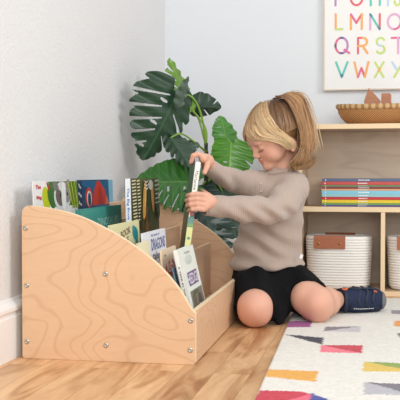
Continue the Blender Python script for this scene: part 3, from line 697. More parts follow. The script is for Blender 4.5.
# bright top leaf, fingers
leaf(at(192, 112, 3.10), at(168, 59, 3.10), at(162, 86, 3.06), at(185, 80, 3.14), (98, 140, 34), (140, 170, 70), nslit=5, slit=(.2, .2), droop=-.01, holes=False, seed=8, sl_w=.026, ang=.7, back=.05, n=120, petiole=[TOP, at(206, 130, 3.1), at(199, 118, 3.1), at(192, 110, 3.1)], skipR=(0, 1, 2, 3, 4), skipL=(0,))
# dark leaf to the right of the stems
leaf(at(190, 106, 3.14), at(222, 109, 3.16), at(204, 92, 3.14), at(203, 118, 3.18), (46, 72, 56), (80, 110, 84), nslit=3, slit=(.2, .3), droop=.02, holes=False, seed=11, sl_w=.03, ang=.6, back=.05, n=110, skipL=(0, 1), skipR=(0, 2), petiole=[TOP, at(203, 134, 3.12), at(198, 118, 3.14), at(190, 109, 3.14)])
# dark hanging leaf above the child's hand
leaf(at(170, 137, 2.98), at(192, 166, 2.9), at(168, 154, 2.96), at(190, 143, 3.0), (44, 70, 50), (84, 116, 80), nslit=4, slit=(.5, .5), droop=.01, holes=False, seed=13, sl_w=.03, ang=.6, n=100, skipL=(0, 2), skipR=(0, 1, 3), petiole=[at(206, 152, 3.1), at(198, 145, 3.06), at(182, 134, 3.0), at(170, 138, 2.98)])
leaf(at(181, 150, 3.02), at(200, 143, 3.04), at(188, 138, 3.04), at(190, 156, 3.02), (58, 82, 66), (92, 120, 90), nslit=3, slit=(.5, .6), droop=.01, holes=False, seed=14, n=60, skipL=(0, 1), skipR=(0, 1))
# the big bright leaf above the bin
leaf(at(196, 182, 2.93), at(134, 180, 2.90), at(170, 213, 2.86), at(166, 157, 2.98), (44, 104, 30), (110, 156, 66), nslit=6, slit=(.35, .5), droop=.02, seed=21, sl_w=.010, ang=.6, skipR=(0, 1, 2, 3, 4, 5), n=180, petiole=[at(206, 170, 3.1), at(203, 176, 3.02), at(198, 181, 2.95)])
# the bright leaves behind the arm
leaf(at(226, 142, 3.10), at(223, 114, 3.12), at(212, 134, 3.08), at(237, 128, 3.14), (64, 122, 40), (124, 168, 76), nslit=3, slit=(.5, .6), droop=.02, seed=23, holes=False, n=90, skipR=(0, 1, 2), skipL=(0, 1), sl_w=.02)
leaf(at(231, 142, 3.04), at(230, 180, 2.98), at(211, 158, 3.0), at(255, 156, 3.06), (66, 126, 22), (140, 180, 76), nslit=5, slit=(.7, .7), droop=.02, seed=25, n=130, sl_w=.018, ang=.6, skipL=(0, 1, 3, 4), skipR=(0, 2, 3, 4), petiole=[at(207, 165, 3.12), at(214, 150, 3.1), at(224, 138, 3.08), at(231, 143, 3.04)])
# dark lower leaves between bin and child
leaf(at(196, 196, 3.06), at(226, 262, 2.98), at(186, 238, 3.0), at(238, 216, 3.08), (30, 58, 48), (64, 100, 80), nslit=5, slit=(.25, .4), droop=.02, seed=31, n=150, sl_w=.022, ang=.6, petiole=[at(206, 180, 3.12), at(202, 186, 3.1), at(196, 197, 3.06)])
leaf(at(222, 190, 3.16), at(247, 272, 3.1), at(204, 240, 3.1), at(268, 226, 3.16), (30, 62, 38), (60, 100, 66), nslit=5, slit=(.3, .4), droop=.02, seed=33, n=150, sl_w=.022, ang=.6, petiole=[at(207, 176, 3.14), at(214, 178, 3.16), at(222, 191, 3.16)])
leaf(at(228, 178, 3.2), at(208, 222, 3.2), at(200, 190, 3.2), at(238, 206, 3.2), (44, 88, 36), (74, 122, 66), nslit=5, slit=(.4, .5), droop=.02, seed=35, n=110, sl_w=.02, ang=.6, petiole=[at(207, 182, 3.15), at(216, 174, 3.18), at(228, 179, 3.2)])
q = MB(); stem = [plant_base+V(0, 0, .19), plant_base*V(1, 1, 0)+V(-.008, -.01, .30), at(207, 190, 3.13), at(206.5, 165, 3.11), at(206, 143, 3.10)]
q.tube(catmull(stem, 24), np.linspace(.013, .0065, 24)*(1+.12*np.sin(np.arange(24)*1.7)), 10); q.build('stem', M_trunk, plant, smooth=True)
# plain pot, almost wholly hidden behind the bin
pot = thing('plant_pot', plant_base, 'round pot holding the monstera behind the book bin', 'plant pot')
def lathe(mb, base, prof, seg=40, mi=0):
    mb.add([np.asarray(base)+V(r*math.cos(2*PI*k/seg), r*math.sin(2*PI*k/seg), z) for r, z in prof for k in range(seg)],
           [(i*seg+k, i*seg+(k+1) % seg, (i+1)*seg+(k+1) % seg, (i+1)*seg+k) for i in range(len(prof)-1) for k in range(seg)], mi)
q = MB(); lathe(q, plant_base, [(.001, .0), (.075, 0), (.082, .01), (.1, .2), (.103, .21), (.097, .212), (.092, .19), (.085, .03), (.001, .028)]); q.build('pot_body', mat('pot_white', (220, 218, 212), .5), pot, smooth=True)
q = MB(); lathe(q, plant_base, [(.0915, .186), (.05, .19), (.001, .192)]); q.build('soil', mat('soil', (62, 48, 38), .95, bump=.8, scale=80), pot)
# ================================================================== IMPLICIT SURFACES (smooth unions on a voxel grid)
class Field:
    def __init__(s, lo, hi, h):
        s.lo = np.asarray(lo, float); s.h = h; s.n = np.ceil((np.asarray(hi)-s.lo)/h).astype(int)+1
        s.a = np.full(s.n, 1.0, np.float32)
        s.ax = [s.lo[i]+np.arange(s.n[i])*h for i in range(3)]
    def sub(s, lo, hi):
        i0 = np.clip(np.floor((np.asarray(lo)-s.lo)/s.h).astype(int), 0, s.n); i1 = np.clip(np.ceil((np.asarray(hi)-s.lo)/s.h).astype(int)+1, 0, s.n)
        sl = tuple(slice(a, b) for a, b in zip(i0, i1))
        g = np.meshgrid(*[s.ax[i][sl[i]] for i in range(3)], indexing='ij')
        return sl, np.stack(g, -1)
    def _mix(s, sl, d, k, mode):
        a = s.a[sl]; d = d.astype(np.float32)
        if mode == 'add':
            if k > 0: hh = np.clip(.5+.5*(a-d)/k, 0, 1); s.a[sl] = a*(1-hh)+d*hh - k*hh*(1-hh)
            else: s.a[sl] = np.minimum(a, d)
        elif mode == 'cut':
            if k > 0: hh = np.clip(.5-.5*(a+d)/k, 0, 1); s.a[sl] = a*(1-hh)+(-d)*hh + k*hh*(1-hh)
            else: s.a[sl] = np.maximum(a, -d)
    def cap(s, p, q, r0, r1, k=.01, mode='add'):
        p, q = np.asarray(p, float), np.asarray(q, float); R = max(r0, r1)+k*1.5+.015
        sl, X = s.sub(np.minimum(p, q)-R, np.maximum(p, q)+R)
        if X.size == 0: return s
        ab = q-p; t = np.clip(((X-p)@ab)/(ab@ab+1e-12), 0, 1); d = np.linalg.norm(X-p-t[..., None]*ab, axis=-1)-(r0+(r1-r0)*t)
        s._mix(sl, d, k, mode); return s
    def chain(s, pts, rs, k=.01, mode='add'):
        for i in range(len(pts)-1): s.cap(pts[i], pts[i+1], rs[i], rs[i+1], k, mode)
        return s
    def ell(s, c, r, k=.01, M=None, mode='add'):
        c = np.asarray(c, float); r = np.asarray(r, float)*np.ones(3); R = r.max()+k*1.5+.015
        sl, X = s.sub(c-R, c+R)
        if X.size == 0: return s
        Y = X-c
        if M is not None: Y = Y@np.asarray(M)          # columns of M are the local axes
        k0 = np.linalg.norm(Y/r, axis=-1); k1 = np.linalg.norm(Y/(r*r), axis=-1)
        d = np.where(k1 > 1e-6, k0*(k0-1)/(k1+1e-9), -r.min()); s._mix(sl, d, k, mode); return s
    def plane(s, p, n, k=.0):                         # keeps the side opposite n
        sl, X = s.sub(s.lo, s.lo+s.n*s.h); d = -((X-np.asarray(p))@unit(n)); s._mix(sl, d, k, 'cut'); return s
    def mesh(s, smooth=2):
        v = s.a; h = s.h; ins = v < 0
        c = np.zeros(tuple(np.array(v.shape)-1), np.int8)
        for i in (0, 1):
            for j in (0, 1):
                for k in (0, 1): c += ins[i:i+c.shape[0], j:j+c.shape[1], k:k+c.shape[2]]
        act = np.argwhere((c > 0) & (c < 8)); vid = -np.ones(c.shape, np.int32); vid[tuple(act.T)] = np.arange(len(act))
        off = np.array([(i, j, k) for i in (0, 1) for j in (0, 1) for k in (0, 1)])
        cv = np.stack([v[tuple((act+o).T)] for o in off], -1); P = np.zeros((len(act), 3)); n = np.zeros(len(act))
        for a in range(8):
            for b in range(a+1, 8):
                if np.abs(off[a]-off[b]).sum() != 1: continue
                m = (cv[:, a] < 0) != (cv[:, b] < 0); t = np.where(m, cv[:, a]/(cv[:, a]-cv[:, b]+1e-20), 0)
                P += m[:, None]*(off[a]+t[:, None]*(off[b]-off[a])); n += m
        P = (P/n[:, None]+act)*h+s.lo
        F_ = []
        for ax in range(3):
            e = [slice(None)]*3; e0 = list(e); e1 = list(e); e0[ax] = slice(0, -1); e1[ax] = slice(1, None)
            A, B = ins[tuple(e0)], ins[tuple(e1)]; cr = np.argwhere(A != B)
            o1, o2 = [x for x in range(3) if x != ax]
            cr = cr[(cr[:, o1] > 0) & (cr[:, o2] > 0) & (cr[:, o1] < v.shape[o1]-1) & (cr[:, o2] < v.shape[o2]-1)]
            def g(d1, d2): q = cr.copy(); q[:, o1] -= d1; q[:, o2] -= d2; return vid[tuple(q.T)]
            Q = np.stack([g(1, 1), g(0, 1), g(0, 0), g(1, 0)], -1)
            fl = A[tuple(cr.T)] if ax != 1 else ~A[tuple(cr.T)]
            Q[~fl] = Q[~fl][:, ::-1]; F_.append(Q)
        f = np.vstack(F_)
        for _ in range(smooth):
            acc = np.zeros_like(P); cnt = np.zeros(len(P))
            for a in range(4):
                b = (a+1) % 4; np.add.at(acc, f[:, a], P[f[:, b]]); np.add.at(cnt, f[:, a], 1); np.add.at(acc, f[:, b], P[f[:, a]]); np.add.at(cnt, f[:, b], 1)
            P = P*.5 + .5*acc/np.maximum(cnt, 1)[:, None]
        return P, f
def np_mesh(name, P, f, mats, parent=None, base=None, col=None):
    off = np.asarray(base if base is not None else (0, 0, 0), float)
    me = bpy.data.meshes.new(name); me.vertices.add(len(P)); me.vertices.foreach_set('co', (P-off).ravel().astype(np.float32))
    me.loops.add(f.size); me.loops.foreach_set('vertex_index', f.ravel().astype(np.int32))
    me.polygons.add(len(f)); me.polygons.foreach_set('loop_start', np.arange(0, f.size, f.shape[1], dtype=np.int32)); me.update(calc_edges=True); me.validate()
    me.polygons.foreach_set('use_smooth', [True]*len(me.polygons))
    if col is not None:
        ca = me.color_attributes.new('tint', 'FLOAT_COLOR', 'POINT'); ca.data.foreach_set('color', col.ravel())
    me.materials.append(mats); o = bpy.data.objects.new(name, me); COL.objects.link(o)
    if parent is not None: o.parent = parent
    else: o.location = off
    return o

# ================================================================== THE CHILD
KR = at(255, 310.0, 2.52); KR[2] = .052                      # right knee (towards the bin)
KL = at(316, 309, 2.575); KL[2] = .059                        # left knee
HR = at(255, 278, 2.72); HL = at(288, 278, 2.76)             # hips
AR = at(246, 300, 2.80); AR[2] = .035
AL = at(337, 304, 2.735); AL[2] = .049
TO = at(376, 301, 2.77); TO[2] = .044                        # ball of the left foot
PEL = at(268, 280, 2.76)
WAIST = at(269, 250, 2.74); CHEST = at(279, 200, 2.70); NECK0 = at(283, 175, 2.70)
SL = at(293, 190, 2.63); EL = at(270, 212, 2.54); WL = at(213, 205.5, 2.475)     # left arm
SRr = at(262, 187, 2.74); ER = at(238, 181, 2.66); WR = at(210, 167, 2.53)     # right arm
HC = at(273, 131.5, 2.69)                                       # head centre
ya = math.radians(20); pi_ = math.radians(30)
fl = -CR*math.cos(ya) - V(CF[0], CF[1], 0)*math.sin(ya); fl[2] = 0; fl = unit(fl)
lf = unit(np.cross(V(0, 0, 1), fl))                           # child's left, towards the camera
hf = unit(fl*math.cos(pi_) - V(0, 0, 1)*math.sin(pi_)); hu = unit(np.cross(hf, lf))
HM = np.stack([hf, lf, hu], -1)
HS = .93
def hl(x, y, z): return HC + HM@(V(x, y, z)*HS)
def il(px, py, d, m=1):
    q_ = (HM.T@(at(px, py, d)-HC))/HS; return (q_[0], q_[1]*m, q_[2])
EAR = il(293.5, 143.5, 2.625)
PB = V(*((KR+KL+PEL)/3)); PB[2] = 0.0
body = Field((min(AR[0], KR[0])-.16, 2.30, -.004), (AL[0]+.2, 2.92, .70), .0021)
body.lo  # voxel grid covers the whole child
# torso core under the clothes
body.ell(PEL, (.075, .06, .05), .0); body.cap(PEL, WAIST, .06, .055, .03); body.cap(WAIST, CHEST, .055, .05, .03)
body.cap(CHEST, NECK0, .040, .030, .02)
body.cap(NECK0, hl(-.034, 0, -.050), .030, .030, .012)
# legs
body.chain([HR, KR+(HR-KR)*.5+V(0, 0, .006), KR], [.045, .043, .046], .012)
[body.cap(KR+CR*sx_*.008+V(0, 0, .011), KR+CR*sx_*.007+V(0, 0, -.008), .0405, .0405, .012) for sx_ in (-1, 1)]; body.ell(KR+V(0, -.022, .004), (.026, .030, .028), .02); body.chain([KR, KR+(AR-KR)*.45, AR], [.040, .041, .024], .015)
body.chain([AR, AR+V(-.02, .05, -.008)], [.022, .018], .01)
body.chain([HL, KL+(HL-KL)*.5+V(0, 0, .006), KL], [.045, .046, .049], .012)
[body.cap(KL+V(-.030, .01, .014+.006*sx_), KL+V(.006, 0, -.004+.010*sx_), .042, .041, .012) for sx_ in (-1, 1)]; body.ell(KL+V(.004, -.024, .0), (.026, .028, .026), .02); body.chain([KL, KL+(AL-KL)*.45, AL], [.043, .042, .026], .015)
body.chain([AL, AL+(TO-AL)*.6], [.018, .010], .005)
# arms
body.chain([SRr, ER, WR], [.020, .020, .019], .01); body.chain([SL, EL, WL], [.020, .022, .019], .01)
# head
HP = lambda c, r, k, mode='add': body.ell(hl(*c), np.array(r)*HS, k, HM, mode)
HP((-.012, 0, .012), (.088, .073, .080), .02)
HP((.040, 0, .016), (.046, .058, .050), .03)
HP((.031, 0, -.040), (.054, .055, .052), .02)
HP((.067, 0, -.085), (.021, .023, .019), .018)
for sy in (-1, 1):
    HP((.044, sy*.031, -.052), (.032, .027, .028), .015)          # cheeks
    HP((.086, sy*.029, -.017), (.014, .016, .009), .012, 'cut')    # eye sockets
    HP((.071, sy*.029, -.019), (.0125, .0145, .0115), .004)        # closed lids
    HP((.078, sy*.028, -.001), (.010, .018, .006), .010)           # brow
    HP((.0905, sy*.0085, -.0435), (.006, .0058, .0052), .004)      # nostril wings
body.cap(hl(.081, 0, -.010), hl(.0915, 0, -.035), .0055*HS, .0070*HS, .010)
HP((.0945, 0, -.0375), (.0072, .0082, .0066), .004)
HP((.0835, 0, -.0590), (.0068, .0150, .0042), .004); HP((.0885, 0, -.0580), (.0035, .006, .0035), .003)
HP((.0825, 0, -.0680), (.0065, .0120, .0044), .004)
body.cap(hl(.0935, -.001, -.0632), hl(.0800, .0165, -.0635), .0014, .0014, .002, 'cut'); body.cap(hl(.0935, .001, -.0632), hl(.0800, -.0165, -.0635), .0014, .0014, .002, 'cut')
for sy in (-1, 1):                                                 # ears
    ex, ez = EAR[0], EAR[2]
    HP((ex, sy*.062, ez), (.020, .018, .022), .012); HP((ex, sy*.078, ez), (.0155, .006, .021), .004); HP((ex+.002, sy*.084, ez+.002), (.0085, .0045, .012), .003, 'cut'); HP((ex+.006, sy*.076, ez-.019), (.008, .006, .008), .005)
# hands.  the right (far) hand grips the top of the book, the left one wraps its spine
BT_ = at(198.2, 162.0, 2.445); BB_ = at(186.5, 254, 2.425)        # spine, top and bottom
bup = unit(BT_-BB_); bn = V(CF[0], CF[1], 0); bn = unit(bn - CR*.075); bn = unit(bn-bup*np.dot(bn, bup)); bw = unit(np.cross(bn, bup))  # away / to the right
def finger(pts, r0, r1): body.chain([at(*p) for p in pts], list(np.linspace(r0, r1, len(pts))), .0022)
palm = [(209.5, 201.5, 2.455), (205, 196.5, 2.443), (205, 206.5, 2.440)]
body.cap(WL, at(*palm[0]), .019, .018, .010); body.cap(at(*palm[0]), at(*palm[1]), .0165, .0115, .009); body.cap(at(*palm[0]), at(*palm[2]), .0165, .0110, .009)
body.cap(at(*palm[1]), at(*palm[2]), .0115, .0110, .009)
for i, (yk, ext) in enumerate(((194.6, .0), (199.6, 1.0), (204.6, .8), (209.4, -1.0))):
    r = .0074-.0005*(i == 3)
    finger([(204, yk+.4, 2.436), (197.3-ext*.4, yk-.6, 2.416), (191.2-ext, yk+.1, 2.418), (187.6-ext, yk+1.0, 2.437)], r+.0004, r-.0014)
finger([(208.5, 195.5, 2.458), (204.5, 193.0, 2.475), (201.5, 191, 2.492)], .0088, .0070)
body.cap(WR, at(207, 161, 2.495), .018, .0165, .010); body.cap(at(207, 161, 2.495), at(203.5, 158.5, 2.455), .0165, .0120, .009); body.cap(at(207, 161, 2.495), at(202.5, 157, 2.485), .0165, .0115, .009)
for i in range(4):
    dd = 2.447+.0125*i; e = (0, .9, .6, -.8)[i]; r = .0074-.0005*(i == 3)
    finger([(203.4, 157.8, dd+.004), (198.4, 154.0-e*.3, dd), (193.4-e*.3, 155.6, dd-.002), (191.2-e*.2, 161.8+e, dd+.002)], r+.0004, r-.0014)
finger([(208, 162, 2.470), (206.6, 167.5, 2.452), (204.4, 172.5, 2.449)], .0090, .0068)
P_, f_ = body.mesh(3)
# own colours of the skin: rosier cheeks, lips, knees
base = np.array(lin((220, 170, 146))); pinkc = np.array(lin((214, 142, 124))); lipc = np.array(lin((196, 116, 100)))
col = np.tile(base, (len(P_), 1)); loc = ((P_-HC)@HM)/HS
def tint(m, c): col[:] = col*(1-m[:, None]) + c*m[:, None]
for sy in (-1, 1): tint(.55*np.exp(-(((loc-V(.066, sy*.036, -.048))/V(.026, .02, .018))**2).sum(1)), pinkc)
tint(.5*np.exp(-(((loc-V(.10, 0, -.040))/V(.012, .012, .010))**2).sum(1)), pinkc)
tint(np.clip(1.6*np.exp(-(((loc-V(.088, 0, -.0632))/V(.010, .0125, .0072))**4).sum(1)), 0, .85), lipc)
tint(.6*np.exp(-(((loc-V(EAR[0], .078, EAR[2]))/V(.018, .014, .022))**2).sum(1)), pinkc)
for k_ in (KR, KL): tint(.35*np.exp(-(((P_-k_-V(0, -.04, .0))/.035)**2).sum(1)), pinkc)
for p_ in (at(190, 200, 2.43), at(192, 161, 2.45)): tint(.5*np.exp(-(((P_-p_)/.016)**2).sum(1)), pinkc)
M_skin = mat('skin', (224, 172, 144), .5, .35, sss=.12, vcol='tint', bump=.05, scale=300)
person = np_mesh('person', P_, f_, M_skin, base=PB, col=col)
prop(person, 'kneeling blond child in taupe shirt and black shorts holding a book above the bin', 'person')
def child_np(name, P, f, m, col=None): return np_mesh(name, P-PB, f, m, parent=person, col=col)

# shirt
M_shirt = mat('taupe_rib_knit', (178, 160, 148), .9, .15, sheen=.3)
def knit(m, sc=330):
    nt = m.node_tree; N = nt.nodes; L = nt.links; b = N['Principled BSDF']
    tc = N.new('ShaderNodeTexCoord'); w_ = N.new('ShaderNodeTexWave'); w_.inputs['Scale'].default_value = sc/6.28; w_.inputs['Distortion'].default_value = 1.0; w_.inputs['Detail'].default_value = 0
    L.new(tc.outputs['Object'], w_.inputs['Vector'])
    bp = N.new('ShaderNodeBump'); bp.inputs['Strength'].default_value = .35; bp.inputs['Distance'].default_value = .0015
    L.new(w_.outputs['Fac'], bp.inputs['Height']); L.new(bp.outputs['Normal'], b.inputs['Normal'])
knit(M_shirt)
sh = Field((PB[0]-.30, 2.36, .08), (PB[0]+.30, 2.92, .56), .0026)
BX = np.stack([CR*V(1, 1, 0)/np.linalg.norm(CR[:2]), unit(V(CF[0], CF[1], 0)), V(0, 0, 1)], -1)
sh.ell(at(267, 249, 2.74), (.104, .088, .085), .0, BX); sh.ell(at(272, 222, 2.73), (.094, .080, .080), .04, BX)
sh.ell(at(277, 196, 2.71), (.086, .074, .066), .04, BX)
sh.cap(at(263, 184, 2.73), at(293, 185, 2.68), .036, .042, .03); sh.cap(at(282, 180, 2.70), at(281, 172, 2.70), .050, .036, .015)
sh.ell(at(267, 264, 2.745), (.116, .104, .036), .02, BX)
# sleeves
sh.chain([at(293, 188, 2.655), at(283, 203, 2.59), at(272, 210.5, 2.545)], [.046, .043, .037], .022)
sh.chain([at(272, 210.5, 2.545), at(245, 209, 2.505), at(222, 206.8, 2.482), at(206.5, 205.5, 2.469)], [.037, .037, .029, .0265], .012)
sh.chain([at(262, 185, 2.74), at(252, 184, 2.70), at(238, 182, 2.66)], [.042, .040, .034], .02)
sh.chain([at(238, 182, 2.66), at(224, 177, 2.59), at(210, 167.5, 2.53)], [.034, .030, .0245], .012)
# hem edge, neck and cuff openings
sh.plane(at(267, 268.5, 2.70), V(0, 0, -1)+CR*.05+unit(V(CF[0], CF[1], 0))*-.0, .004)
sh.cap(NECK0+V(0, 0, -.005), NECK0+V(0, 0, .06), .030, .038, .003, 'cut')
cf = unit(at(206.5, 205.5, 2.469)-at(222, 206.8, 2.482)); sh.plane(at(211, 206, 2.472), cf, .003) if False else sh.cap(at(206.5, 205.5, 2.469)+cf*.003, at(206.5, 205.5, 2.469)+cf*.05, .0240, .03, .002, 'cut')
def crease(P, amp=1.0):
    """cloth folds: long wrinkles round the elbow, across the belly and along the sleeves"""
    d = np.zeros(len(P))
    q = (P-at(270, 212, 2.52)); u = q@CR; v = q[:, 2]
    arm = np.exp(-(np.linalg.norm((P-at(262, 208, 2.52))/V(.11, .1, .05), axis=1))**2)
    d += arm*.0040*np.sin(120*(u*.8+v*.6)+1.5*np.sin(40*v))
    b = np.exp(-(((P-at(262, 240, 2.66))/V(.12, .12, .075))**2).sum(1)); d += b*.0038*np.sin(110*(v+u*.45)+1.2*np.sin(28*u))
    a2 = np.exp(-(((P-at(232, 180, 2.62))/V(.06, .09, .05))**2).sum(1)); d += a2*.0034*np.sin(150*(u*.75+v*.3)+np.sin(60*v))
    hm = np.exp(-(((P[:, 2]-.152)/.016)**2)); d += hm*.0018*np.sin(60*(P@CR)+1.0)
    d += .0012*np.sin(57*P[:, 0]+31*P[:, 2])*np.sin(49*P[:, 2]+23*P[:, 1])
    return d*amp*1.5
def displace(P, f, d):
    fn = np.cross(P[f[:, 1]]-P[f[:, 0]], P[f[:, 2]]-P[f[:, 0]]); n = np.zeros_like(P)
    for a in range(4): np.add.at(n, f[:, a], fn)
    n /= np.linalg.norm(n, axis=1)[:, None]+1e-12; return P+n*d[:, None]
P_, f_ = sh.mesh(3); P_ = displace(P_, f_, crease(P_)); shirt = child_np('shirt', P_, f_, M_shirt)
# collar band and cuff bands, buttons
def ringtube(c, ax_, ra, rb, rt, side, n=40):
    ax_ = unit(ax_); a = unit(np.cross(ax_, side)); b = np.cross(ax_, a)
    return [c + a*ra*math.cos(2*PI*k/n) + b*rb*math.sin(2*PI*k/n) for k in range(n+1)]
def sub_build(mb, name, m, parent, smooth=True):
    if not isinstance(m, (list, tuple)): m = [m]
    v = np.vstack(mb.v)-PB; me = bpy.data.meshes.new(name); me.from_pydata(v.tolist(), [], mb.f)
    for x in m: me.materials.append(x)
    if len(m) > 1: me.polygons.foreach_set('material_index', mb.m)
    me.polygons.foreach_set('use_smooth', [smooth]*len(me.polygons)); me.update()
    bm = bmesh.new(); bm.from_mesh(me); bmesh.ops.recalc_face_normals(bm, faces=bm.faces); bm.to_mesh(me); bm.free()
    o = bpy.data.objects.new(name, me); COL.objects.link(o); o.parent = parent; return o
q = MB(); q.tube(ringtube(NECK0+V(0, 0, .014)+fl*.004, V(0, 0, 1)+fl*.25, .041, .044, 0, fl), .0055, 8, cap=False, flat=1.3); sub_build(q, 'collar', M_shirt, shirt)
M_button = mat('shell_button', (196, 184, 176), .3)
for k in range(3):
    p = at(260.5+1.4*k*.2, 184+7.5*k, 2.642+.002*k); q = MB(); q.sphere(p, (.0032, .0032, .0032)); sub_build(q, 'button', M_button, shirt)
q = MB(); p = at(299.3, 258, 2.66); q.obox(p, CR*.008+V(0, 0, -.003), V(0, 0, .012)+CR*.004, CF*.004); sub_build(q, 'care_tag', mat('tag_white', (240, 240, 240), .6), shirt, False)

# shorts
M_short = mat('black_jersey', (20, 20, 22), .9, .15, bump=.3, scale=40)
so = Field((PB[0]-.24, 2.36, .0), (PB[0]+.30, 2.92, .26), .0026)
so.ell(at(267, 280, 2.75), (.110, .086, .052), .0, BX); so.ell(at(268, 270, 2.745), (.106, .084, .034), .01, BX)
so.chain([HR-V(0, 0, .014), KR+(HR-KR)*.62+V(-.004, 0, -.004), KR+(HR-KR)*.20+V(-.0, .01, -.006)], [.058, .061, .062], .025)
so.chain([HL-V(0, 0, .014), KL+(HL-KL)*.62+V(0, 0, -.004), KL+(HL-KL)*.36+V(.004, .0, -.004)], [.058, .063, .063], .025)
so.chain([at(275, 285, 2.68), at(277, 312, 2.60)], [.04, .022], .03)
so.cap(at(285, 300, 2.62), at(280, 322, 2.56), .03, .012, .02)
dr = unit(KR-HR); so.plane(at(254, 300, 2.52)+dr*.012, dr+V(0, 0, -.25), .004) if False else None
so.cap(KR+V(0, 0, -.004)+dr*.004, KR+dr*.08, .0515, .058, .004, 'cut'); 
dl = unit(KL-HL+CR*.02); so.cap(KL-dl*.055, KL+dl*.08, .0515, .062, .004, 'cut')
so.plane(V(0, 0, .003), V(0, 0, -1), .002)
P_, f_ = so.mesh(3)
u_ = P_@CR; d_ = .0036*np.sin(95*(u_+P_[:, 2]*.8)+2*np.sin(25*P_[:, 2]))*np.exp(-((P_[:, 2]-.12)/.08)**2)+.0016*np.sin(60*P_[:, 0]+45*P_[:, 2]+30*P_[:, 1])
P_ = displace(P_, f_, d_)
shorts = child_np('shorts', P_, f_, M_short)

# left shoe, lying on its side, toe to the right
fd = unit(TO-AL); fd = unit(V(fd[0], fd[1], -.02)); sn = unit(V(0, 0, 1)-fd*fd[2])        # sn: up
sd_ = unit(np.cross(fd, sn)); dsm = -sd_ if np.dot(sd_, CF) > 0 else sd_                     # towards the camera: instep
HEEL = at(340, 303, 2.735); HEEL[2] = .048
def sp(x, y, z): return HEEL + fd*x + dsm*y + sn*z
SM = np.stack([fd, dsm, sn], -1)
se = Field(sp(.07, 0, 0)-V(.15, .12, .09), sp(.07, 0, 0)+V(.15, .12, .09), .0018)
se.chain([sp(.008, .0, .000), sp(.050, .002, -.001), sp(.095, .0, -.003), sp(.118, -.004, -.003)], [.036, .040, .0385, .033], .004)
se.ell(sp(.112, -.002, -.004), (.038, .035, .038), .004, SM)
se.plane(sp(-.007, 0, 0), -fd+dsm*.3, .006); se.plane(sp(0, -.026, 0), -dsm, .006)
se.cap(AL+(KL-AL)*.3, AL+(KL-AL)*.03, .030, .028, .003, 'cut')
se.plane(V(0, 0, .0092), V(0, 0, -1), .002)
M_navy = mat('navy_mesh_fabric', (34, 44, 72), .75, .3, bump=.5, scale=400, var=.15); M_strap = mat('dark_webbing', (36, 44, 60), .6, .4)
P_, f_ = se.mesh(2); shoe = child_np('shoe', P_, f_, M_navy)
def surf(x, ang, r=.0):
    rr = np.interp(x, [0, .02, .050, .095, .118, .15], [.0365, .0385, .0415, .0400, .0365, .010])+r
    return sp(x, rr*math.cos(ang)*.98, -.001+rr*math.sin(ang))
def strap(pts, w_=.0045, t_=.0022, name='strap', m=None, n=18):
    c = catmull([surf(x, math.radians(a), .001) for x, a in pts], n); q = MB()
    cen = catmull([sp(x, 0, -.001) for x, a in pts], n); T = np.gradient(c, axis=0)
    vs = []
    for i in range(n):
        o_ = unit(c[i]-cen[i]); s_ = unit(np.cross(T[i], o_)); vs += [c[i]+s_*w_, c[i]+s_*w_*.9+o_*t_, c[i]-s_*w_*.9+o_*t_, c[i]-s_*w_]
    q.add(vs, [(i*4+k, i*4+(k+1) % 4, (i+1)*4+(k+1) % 4, (i+1)*4+k) for i in range(n-1) for k in range(4)]+[(0, 1, 2, 3), (n*4-4, n*4-3, n*4-2, n*4-1)])
    return sub_build(q, name, m or M_strap, shoe)
strap([(.010, -60), (.006, -20), (.006, 30), (.010, 80)], .006)            # collar
strap([(.040, 85), (.052, 45), (.044, 0), (.058, -35)], .0042)
strap([(.066, 85), (.078, 45), (.068, 5), (.082, -35)], .0042)
strap([(.092, 85), (.100, 45), (.090, 8), (.104, -35)], .0042)
strap([(.020, -28), (.060, -34), (.110, -34)], .005, .0016)
strap([(.020, 70), (.060, 62), (.105, 66)], .0040, .002)
# rubber toe cap and sole edge
tc_ = Field(sp(.11, 0, 0)-V(.1, .1, .08), sp(.11, 0, 0)+V(.1, .1, .08), .0018)
tc_.ell(sp(.115, -.003, -.004), (.0395, .0365, .0395), .0, SM); tc_.plane(sp(.1425, 0, 0), -fd-dsm*.5, .002); tc_.plane(V(0, 0, .0092), V(0, 0, -1), .002)
P_, f_ = tc_.mesh(2); child_np('toe_cap', P_, f_, mat('grey_rubber', (112, 114, 114), .6)).parent = shoe
q = MB(); so_pts = [(.0, -.024), (.03, -.028), (.08, -.030), (.12, -.028), (.142, -.022)]
sl_v = MB(); hw_ = [.022, .027, .030, .028, .014]
vs = []
for (x, y), w_ in zip(so_pts, hw_): vs += [sp(x, y-.002, w_), sp(x, y-.002, -min(w_, .0360)), sp(x, y-.009, -min(w_, .0360)), sp(x, y-.009, w_)]
sl_v.add(vs, [(i*4+k, i*4+(k+1) % 4, (i+1)*4+(k+1) % 4, (i+1)*4+k) for i in range(4) for k in range(4)]+[(0, 1, 2, 3), (16, 17, 18, 19)]); sub_build(sl_v, 'sole', mat('grey_rubber', (112, 114, 114), .6), shoe)
q = MB()
for k in range(11):
    x = .030+.0062*k; q.add([surf(x, math.radians(-33), .0032), surf(x+.0045, math.radians(-33), .0032), surf(x+.0045, math.radians(-29), .0032), surf(x, math.radians(-29), .0032)], [(0, 1, 2, 3)])
sub_build(q, 'strap_lettering', mat('strap_white', (226, 228, 230), .6), shoe, False)
strap([(.000, 70), (.010, 62), (.018, 74)], .004, .003, 'pull_loop', mat('orange_webbing', (214, 110, 62), .7), 10)
strap([(.098, 40), (.103, 46), (.108, 40)], .002, .003, 'lace_stopper', mat('orange_webbing', (214, 110, 62), .7), 8)

